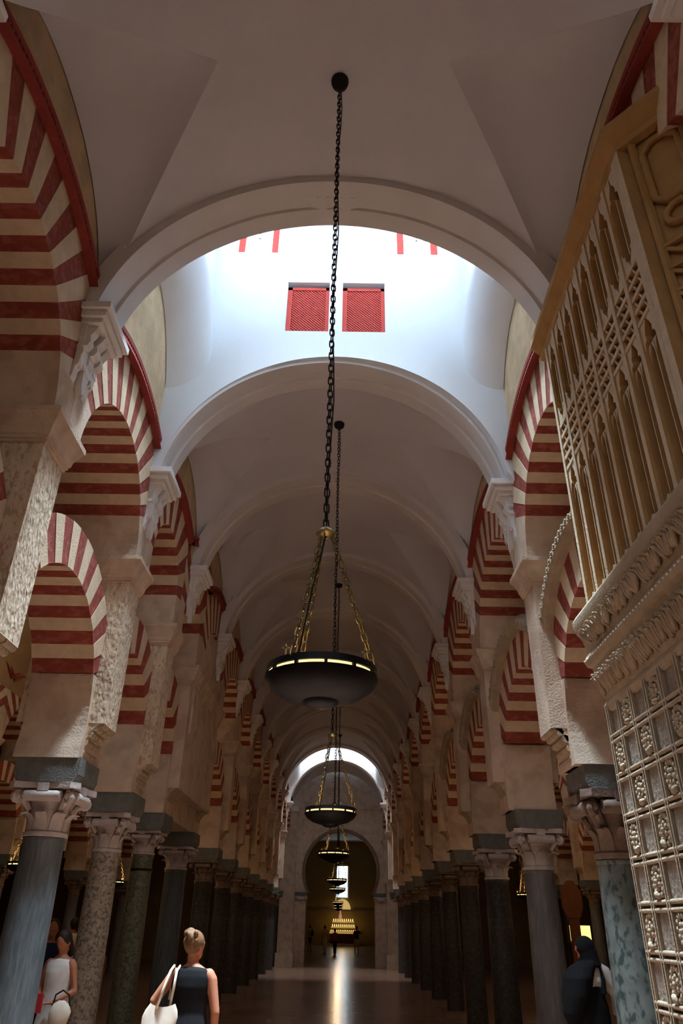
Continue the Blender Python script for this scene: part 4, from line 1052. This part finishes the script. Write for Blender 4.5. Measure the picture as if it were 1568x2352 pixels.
# ------------------------------------------------------------------ people
SKIN = mat('skin', srgb(176, 114, 84), 0.6, var=0.06, scale=10)
def remesh(o, vox, sm=4):
    m_ = o.modifiers.new('union', 'REMESH'); m_.mode = 'VOXEL'; m_.voxel_size = vox; m_.use_smooth_shade = True
    if sm: q = o.modifiers.new('smooth', 'SMOOTH'); q.iterations = sm; q.factor = 0.5
def limb(mb, pts, rad, n=10): mb.tube(pts, rad, n); [mb.ball(p, r * 0.99, 8, 6) for p, r in zip(pts, rad)]
def hand(mb, w_, d, side, k=1.0, spread=Vector((0, 1, 0))):
    """palm and five fingers from the wrist w_ along unit direction d"""
    w_, d = Vector(w_), Vector(d).normalized(); s_ = (spread - d * spread.dot(d)).normalized(); nrm = d.cross(s_)
    pc = w_ + d * 0.05 * k
    rows = []
    for t in (0, 0.03, 0.06, 0.088):
        q = w_ + d * t * k; hw = (0.026 if t == 0 else 0.038) * k
        rows.append([tuple(q + s_ * hw * cos(2 * pi * j / 8) + nrm * 0.014 * k * sin(2 * pi * j / 8)) for j in range(8)])
    o = len(mb.v); mb.grid(rows, close_v=True); mb.f.append(tuple(o + j for j in range(8))); mb.f.append(tuple(o + 24 + j for j in range(8))[::-1])
    for i, L in enumerate((0.062, 0.072, 0.068, 0.052)):
        b = w_ + d * 0.082 * k + s_ * (i - 1.5) * 0.02 * k
        mb.tube([b, b + (d * 0.9 + nrm * side * 0.35).normalized() * L * 0.5 * k, b + (d * 0.9 + nrm * side * 0.35).normalized() * L * 0.5 * k + (d * 0.5 + nrm * side * 0.85).normalized() * L * 0.5 * k], [0.0092 * k, 0.0085 * k, 0.0068 * k], 6)
    b = w_ + d * 0.03 * k - s_ * 0.032 * k
    mb.tube([b, b + (d * 0.8 - s_ * 0.6).normalized() * 0.035 * k, b + (d * 0.8 - s_ * 0.6).normalized() * 0.035 * k + (d + nrm * side * 0.5).normalized() * 0.028 * k], [0.012 * k, 0.0105 * k, 0.008 * k], 6)
def person(label, loc, face, H=1.65, larm=None, rarm=None, head_dir=(0, 0), stride=0.08, vox=0.011, skin=None, legs=True, group=None):
    """local frame: +y forward, +x to the person's right; arms given as (elbow, wrist, hand direction) in metres for H=1.65"""
    k = H / 1.65; mb = MB(); yaw, nod = head_dir
    P = lambda x, y, z: Vector((x, y, z)) * k
    # torso
    mb.loft([tuple(c_ * k for c_ in c) for c in [(0, 0, .80, .150, .105), (0, 0, .88, .165, .118), (0, 0, .96, .158, .108), (0, .005, 1.05, .130, .092), (0, .005, 1.14, .138, .098), (0, 0, 1.24, .160, .105), (0, -.005, 1.31, .165, .095), (0, -.01, 1.36, .135, .075), (0, -.01, 1.40, .065, .055)]], 18)
    # neck and head
    hc = P(0, 0.012, 1.535); R_ = Matrix.Rotation(yaw, 3, 'Z') @ Matrix.Rotation(nod, 3, 'X')
    mb.tube([P(0, -.012, 1.34), P(0, -.006, 1.42), hc + R_ @ P(0, -.015, -.07)], [.058 * k, .05 * k, .05 * k], 12)
    hm = MB(); hm.ball((0, 0, 0.012), (.074, .092, .098), 16, 12); hm.ball((0, .032, -.055), (.052, .052, .055), 12, 9)
    hm.loft([(0, .088, -.018, .016, .014), (0, .094, .0, .012, .012), (0, .088, .028, .007, .006)], 8)         # nose
    hm.ball((0, .078, -.058), (.024, .012, .008), 8, 5); hm.ball((0, .076, -.07), (.022, .012, .008), 8, 5)    # lips
    for s_ in (-1, 1):
        hm.ball((s_ * .074, -.008, -.002), (.009, .02, .03), 8, 6); hm.ball((s_ * .032, .078, .022), (.016, .01, .007), 8, 5)
    mb.add([tuple(hc + R_ @ (Vector(v) * k)) for v in hm.v], hm.f)
    # arms
    for s_, arm in ((-1, larm), (1, rarm)):
        e, w_, hd = arm if arm else ((s_ * .225, -.01, 1.05), (s_ * .235, .05, .80), (0, .15, -1))
        limb(mb, [P(s_ * .150, -.005, 1.325), P(s_ * .176, -.005, 1.29), P(*e), P(*w_)], [.05 * k, .05 * k, .038 * k, .026 * k])
        hand(mb, P(*w_), hd, -s_, k)
    # legs and feet
    if legs:
        for s_, st in ((-1, stride), (1, -stride)):
            limb(mb, [P(s_ * .082, 0, .84), P(s_ * .086, st * .5 + .02, .46), P(s_ * .088, st, .08)], [.082 * k, .055 * k, .036 * k])
            mb.loft([tuple(c_ * k for c_ in c) for c in [(s_ * .09, st + .03, .0, .038, .115), (s_ * .09, st + .03, .03, .038, .11), (s_ * .09, st + .01, .065, .032, .06)]], 12)
    t = thing('person', label, 'person', loc, group)
    t.rotation_euler = (0, 0, face)
    o = bpy.data.objects.new('body', mb.data('body', skin or SKIN, smooth=True)); COL.objects.link(o); o.parent = t
    remesh(o, vox)
    t['_k'] = k
    return t, hc, R_, k
def wear(t, nm, mb, mt, k=1.0, vox=0.011, label=None, sm=4):
    mb.v = [(p[0] * k, p[1] * k, p[2] * k) for p in mb.v]
    o = bpy.data.objects.new(nm, mb.data(nm, mt, smooth=True)); COL.objects.link(o); o.parent = t
    if vox: remesh(o, vox, sm)
    if label: o['label'] = label
    return o
def top(hem=.86, neck=1.385, wd=1.0, sleeve=None, larm=None, rarm=None, flare=0.0):
    mb = MB()
    rings = [(0, 0, hem, .178 + flare, .128 + flare), (0, 0, .96, .172 * wd, .122 * wd), (0, .005, 1.05, .150 * wd, .108 * wd), (0, .005, 1.14, .155 * wd, .113 * wd), (0, 0, 1.24, .172 * wd, .118 * wd), (0, -.005, 1.31, .172 * wd, .108), (0, -.01, 1.36, .146, .09), (0, -.01, neck, .08, .07)]
    rings = [r for r in rings if r[2] >= hem]
    mb.loft(rings, 20)
    if sleeve:
        for s_, arm in ((-1, larm), (1, rarm)):
            e, w_, _ = arm if arm else ((s_ * .225, -.01, 1.05), (s_ * .235, .05, .80), 0)
            a, b, c = Vector((s_ * .15, -.005, 1.32)), Vector(e), Vector(w_)
            if sleeve <= 1: mb.tube([a, a.lerp(b, 0.25), a.lerp(b, sleeve)], [.062, .062, .055], 10)
            else: mb.tube([a, a.lerp(b, 0.3), b, b.lerp(c, sleeve - 1)], [.062, .06, .052, .046], 10)
    return mb
def trousers(stride=.08, z1=.06, r0=.1, r1=.06):
    mb = MB(); mb.loft([(0, 0, .80, .158, .115), (0, 0, .88, .172, .124), (0, 0, .96, .165, .116)], 18)
    for s_, st in ((-1, stride), (1, -stride)):
        zk = .46
        mb.tube([(s_ * .084, 0, .85), (s_ * .087, st * .5 + .02, zk), (s_ * .089, lerp(st * .5, st, (zk - z1) / .4), z1)] if z1 < .4 else [(s_ * .084, 0, .85), (s_ * .087, st * .45 + .018, z1)], ([r0, r0 * .72, r1] if z1 < .4 else [r0, r1]), 12)
    return mb
def hair_cap(hc, R_, k, bun=False, long=False):
    mb = MB(); f = lambda x, y, z: tuple((hc / k) + R_ @ Vector((x, y, z)))
    hm = MB(); hm.ball((0, -.018, .026), (.086, .096, .098), 16, 12)
    if bun:
        hm.ball((-.03, -.045, .105), (.045, .042, .036), 10, 8)
        for i in range(12):
            a = random.uniform(-2.6, 0.2) - 0.3; hm.ball((.075 * cos(a), -.02 + .08 * sin(a), .05 + random.uniform(-.03, .05)), (.022, .022, .03), 7, 5)
    else: hm.ball((0, -.05, -.03), (.068, .055, .07), 10, 8)
    if long: hm.loft([(0, -.06, -.02, .075, .04), (0, -.075, -.12, .07, .035), (0, -.07, -.2, .05, .025)], 12)
    mb.add([f(*v) for v in hm.v], hm.f); return mb
BLACK = mat('black_cloth', srgb(13, 13, 15), 0.9, var=0.2, scale=20); BEIGE = mat('beige_cloth', srgb(196, 180, 156), 0.9, var=0.08, scale=20)
WHITEC = mat('white_cloth', srgb(226, 220, 212), 0.85, var=0.08, scale=8, spots=srgb(196, 184, 176), spot_scale=6, spot_amt=0.4)
NAVY = mat('navy_cloth', srgb(30, 36, 66), 0.9); SKYC = mat('light_blue_cloth', srgb(130, 170, 215), 0.85); MUST = mat('mustard_cloth', srgb(196, 166, 78), 0.85); RUST = mat('rust_cloth', srgb(170, 92, 44), 0.85)
MAROON = mat('maroon_cloth', srgb(70, 32, 38), 0.9); DARKC = mat('charcoal_cloth', srgb(40, 38, 42), 0.9)
HAIRB = mat('blonde_brown_hair', srgb(110, 78, 48), 0.6, var=0.45, scale=40, stretch=(1, 1, .3)); HAIRD = mat('dark_hair', srgb(42, 30, 24), 0.6, var=0.3, scale=40)
CANVAS = mat('canvas_bag', srgb(222, 208, 188), 0.9, var=0.06, scale=12)

# woman with a black sleeveless top walking away, tote bag on her left shoulder
la = ((-.30, -.02, 1.13), (-.34, .17, 1.00), (-.1, .8, -.5)); ra = ((.235, -.02, 1.06), (.225, .02, .81), (0, .1, -1))
t, hc, R_, k = person('woman with pinned-up fair hair, black sleeveless top and white tote bag, walking away', (-1.10, 7.15, 0), radians(-4), 1.60, la, ra, (radians(-28), 0), vox=0.008)
wear(t, 'top', top(hem=.84), BLACK, k, 0.008, 'black sleeveless top'); wear(t, 'trousers', trousers(), BEIGE, k, 0.01, 'pale beige trousers')
wear(t, 'hair', hair_cap(hc, R_, k, bun=True), HAIRB, k, 0.007, 'fair brown hair pinned up in a bun', 2)
bg = thing('tote_bag', 'white canvas tote bag hanging from the shoulder of the woman in black', 'bag', (-1.27, 7.05, 0.72))
bl = MB(); rows = []
for i in range(9):
    z = 1.08 - i * 0.045; w_ = 0.10 + 0.012 * i + 0.02 * sin(i); d = 0.012 + 0.006 * min(i, 6)
    rows.append([(-1.285 + w_ * cos(2 * pi * j / 16) - 0.006 * i, 7.0 + d * sin(2 * pi * j / 16) * (1 + 0.3 * sin(3 * j)), z + 0.012 * cos(4 * pi * j / 16)) for j in range(16)])
bl.grid(rows, close_v=True, flip=False); bl.f.append(tuple(8 * 16 + j for j in range(16)))
part('bag_body', bl, CANVAS, bg, smooth=True)
for dx, yy in ((0, 6.985), (0.05, 7.035)):
    pts = [(-1.33 + dx * 1.9, yy, 1.06), (-1.285 + dx * 1.4, yy - .015, 1.2), (-1.255 + dx, 7.02, 1.315), (-1.25 + dx, 7.12, 1.345), (-1.26 + dx, 7.22, 1.28), (-1.28 + dx, 7.22, 1.1)]
    part('strap', MB().tube(pts, 0.011, 6), CANVAS, bg, smooth=True)

# woman in a white dress between the left columns, looking down at a red booklet
la = ((-.22, .02, 1.06), (-.10, .20, .98), (.9, .5, 0)); ra = ((.24, -.02, 1.06), (.10, .18, .94), (-.9, .5, -.1))
t, hc, R_, k = person('woman in a sleeveless white dress between the left columns, head bowed over a red booklet', (-2.93, 9.35, 0), radians(160), 1.56, ((-.235, -.02, 1.06), (-.12, .18, .96), (.9, .5, -.1)), ((.22, .0, 1.06), (.08, .20, 1.0), (-.9, .5, 0)), (0, radians(-28)), vox=0.010)
mb = top(hem=.86, neck=1.375, wd=1.04); mb.loft([(0, 0, .50, .225, .18), (0, 0, .65, .205, .16), (0, 0, .82, .185, .135), (0, 0, .96, .17, .12)], 20)
wear(t, 'dress', mb, WHITEC, k, 0.010, 'loose white sleeveless dress'); wear(t, 'hair', hair_cap(hc, R_, k, long=True), HAIRD, k, 0.009)
b_ = MB().box(-3.06, -2.97, 9.08, 9.11, 0.82, 0.99); o = part('red_booklet', b_, mat('red_booklet', srgb(180, 40, 52), 0.6), None); o['label'] = 'red booklet held by the woman in the white dress'; o['category'] = 'booklet'
bg = thing('handbag', 'round off-white handbag on the arm of the woman in the white dress', 'bag', (-2.78, 9.2, 0.7))
part('bag_body', MB().loft([(-2.80, 9.14, 0.70, .05, .03), (-2.79, 9.14, 0.74, .10, .045), (-2.78, 9.14, 0.83, .115, .05), (-2.78, 9.14, 0.90, .085, .035), (-2.78, 9.14, 0.93, .03, .015)], 16), CANVAS, bg, smooth=True)
part('bag_strap', MB().tube([(-2.87, 9.14, .88), (-2.85, 9.13, .98), (-2.78, 9.13, 1.02), (-2.71, 9.13, .98), (-2.69, 9.14, .88)], 0.009, 6), IRON, bg, smooth=True)
# others half hidden behind the left columns
t, hc, R_, k = person('person in a navy shirt half hidden behind the blue-grey column on the left', (-3.62, 10.9, 0), radians(200), 1.68, vox=0.016)
wear(t, 'shirt', top(sleeve=.8), NAVY, k, 0.016); wear(t, 'trousers', trousers(), BLACK, k, 0.016); wear(t, 'hair', hair_cap(hc, R_, k), HAIRD, k, 0.014)
t, hc, R_, k = person('person in dark clothes with bare arms standing behind the pale granite column', (-3.6, 12.9, 0), radians(60), 1.66, vox=0.016)
wear(t, 'shirt', top(sleeve=.5), DARKC, k, 0.016); wear(t, 'trousers', trousers(), BLACK, k, 0.016); wear(t, 'hair', hair_cap(hc, R_, k), HAIRD, k, 0.014)
t, hc, R_, k = person('person in a white shirt far back in the left aisle', (-5.45, 17.5, 0), radians(30), 1.72, vox=0.018)
wear(t, 'shirt', top(sleeve=.8), WHITEC, k, 0.018); wear(t, 'trousers', trousers(), DARKC, k, 0.018); wear(t, 'hair', hair_cap(hc, R_, k), HAIRD, k, 0.016)

# woman in a black headscarf and white sleeves on the right
la = ((-.235, .0, 1.06), (-.16, .16, .94), (.5, .8, -.2)); ra = ((.31, -.06, 1.12), (.35, .03, .90), (0, .5, -1))
t, hc, R_, k = person('woman in a long black headscarf and white long-sleeved shirt by the right column', (2.76, 9.0, 0), radians(22), 1.60, la, ra, (radians(52), radians(-6)), vox=0.010)
mb = top(wd=1.06)
mb.tube([(.12, -.005, 1.35), (.19, -.01, 1.31), tuple(Vector(ra[0])), tuple(Vector(ra[0]).lerp(Vector(ra[1]), .85))], [.075, .088, .078, .06], 12)
wear(t, 'shirt', mb, WHITEC, k, 0.010, 'white long-sleeved shirt')
mb = MB(); mb.loft([(0, 0, .05, .23, .20), (0, 0, .45, .21, .17), (0, 0, .82, .20, .15), (0, .0, 1.0, .19, .14), (0, .005, 1.12, .165, .13), (0, .0, 1.2, .12, .125)], 20)
mb.tube([(.085, -.125, 1.12), (.10, -.115, 1.26), (.105, -.04, 1.40), (.1, .09, 1.32), (.09, .13, 1.15)], .026, 8)
wear(t, 'pinafore', mb, BLACK, k, 0.010, 'black pinafore dress')
mb = MB(); C_ = hc / k
hm = MB(); hm.ball((0, -.016, .018), (.094, .106, .108), 16, 12); hm.loft([(0, -.03, -.02, .088, .10), (0, -.03, -.10, .092, .105), (0, -.03, -.17, .12, .12)], 16)
mb.add([tuple(C_ + R_ @ Vector(v)) for v in hm.v], hm.f)
mb.loft([(0, -.02, 1.42, .095, .10), (-.07, -.01, 1.37, .14, .14), (-.14, .0, 1.27, .155, .18), (-.18, .01, 1.10, .15, .17), (-.22, .02, .95, .12, .12), (-.25, .02, .84, .05, .05)], 18)
wear(t, 'headscarf', mb, BLACK, k, 0.010, 'long black headscarf')

# four visitors far down the nave
def visitor(label, x, y, face, shirt, leg, short=False, H=1.72, rarm=None, sleeve=.7, stride=.15):
    t, hc, R_, k = person(label, (x, y, 0), face, H, rarm=rarm, stride=stride, vox=0.02, group='visitors far down the nave')
    wear(t, 'shirt', top(sleeve=sleeve, rarm=rarm), shirt, k, 0.02); wear(t, 'trousers', trousers(stride, .5 if short else .06, r1=.085 if short else .06), leg, k, 0.02); wear(t, 'hair', hair_cap(hc, R_, k), HAIRD, k, 0.02)
    return t
t = visitor('far visitor in a light blue shirt and dark shorts, leftmost in the far arch', -2.05, 64.0, radians(-60), SKYC, DARKC, True)
bp = thing('backpack', 'dark backpack on the visitor in the light blue shirt', 'bag', (-1.9, 63.9, 1.0)); part('bag_body', MB().loft([(-1.88, 63.86, 1.0, .1, .14), (-1.87, 63.85, 1.2, .12, .15), (-1.89, 63.86, 1.42, .08, .11)], 12), DARKC, bp, smooth=True)
visitor('far visitor in a mustard top and white trousers walking in the nave', -0.8, 57.8, radians(-15), MUST, WHITEC)
visitor('shorter far visitor in a rust coloured top and dark trousers', -0.1, 56.4, radians(-20), RUST, DARKC, H=1.55)
visitor('far visitor in a maroon shirt and beige trousers pointing to the right', 1.45, 60.5, radians(10), MAROON, BEIGE, True, rarm=((.33, .05, 1.2), (.5, .12, 1.34), (1, .2, .4)))

# ------------------------------------------------------------------ small things in the aisles
ip = thing('information_post', 'wooden paddle-shaped information post standing in the right aisle', 'sign', (4.17, 14.2, 0))
WOOD = mat('post_wood', srgb(150, 92, 56), 0.6, var=0.15, scale=8, stretch=(1, 1, .2))
part('post', MB().box(4.09, 4.25, 14.16, 14.24, 0, 1.9), WOOD, ip)
part('paddle', MB().prism([(4.00, 2.0), (4.07, 1.85), (4.27, 1.85), (4.34, 2.0), (4.34, 2.25), (4.22, 2.42), (4.12, 2.42), (4.00, 2.25)], 14.15, 14.25, 'y'), WOOD, ip)
for i, (x, y, w_, h) in enumerate(((7.25, 24.5, 0.6, 0.4),)):
    dp = thing('display_case', 'glowing yellow display panel at the back of the right aisle', 'display', (x, y, 0))
    part('case_base', MB().box(x - w_ / 2, x + w_ / 2, y, y + 0.4, 0, 1.35), DARKC, dp)
    part('lit_panel', MB().box(x - w_ / 2, x + w_ / 2, y - 0.01, y + 0.02, 1.4, 1.4 + h), mat('lit_panel', srgb(240, 190, 80), 0.5, emit=(1, .7, .2), estr=0.7), dp)
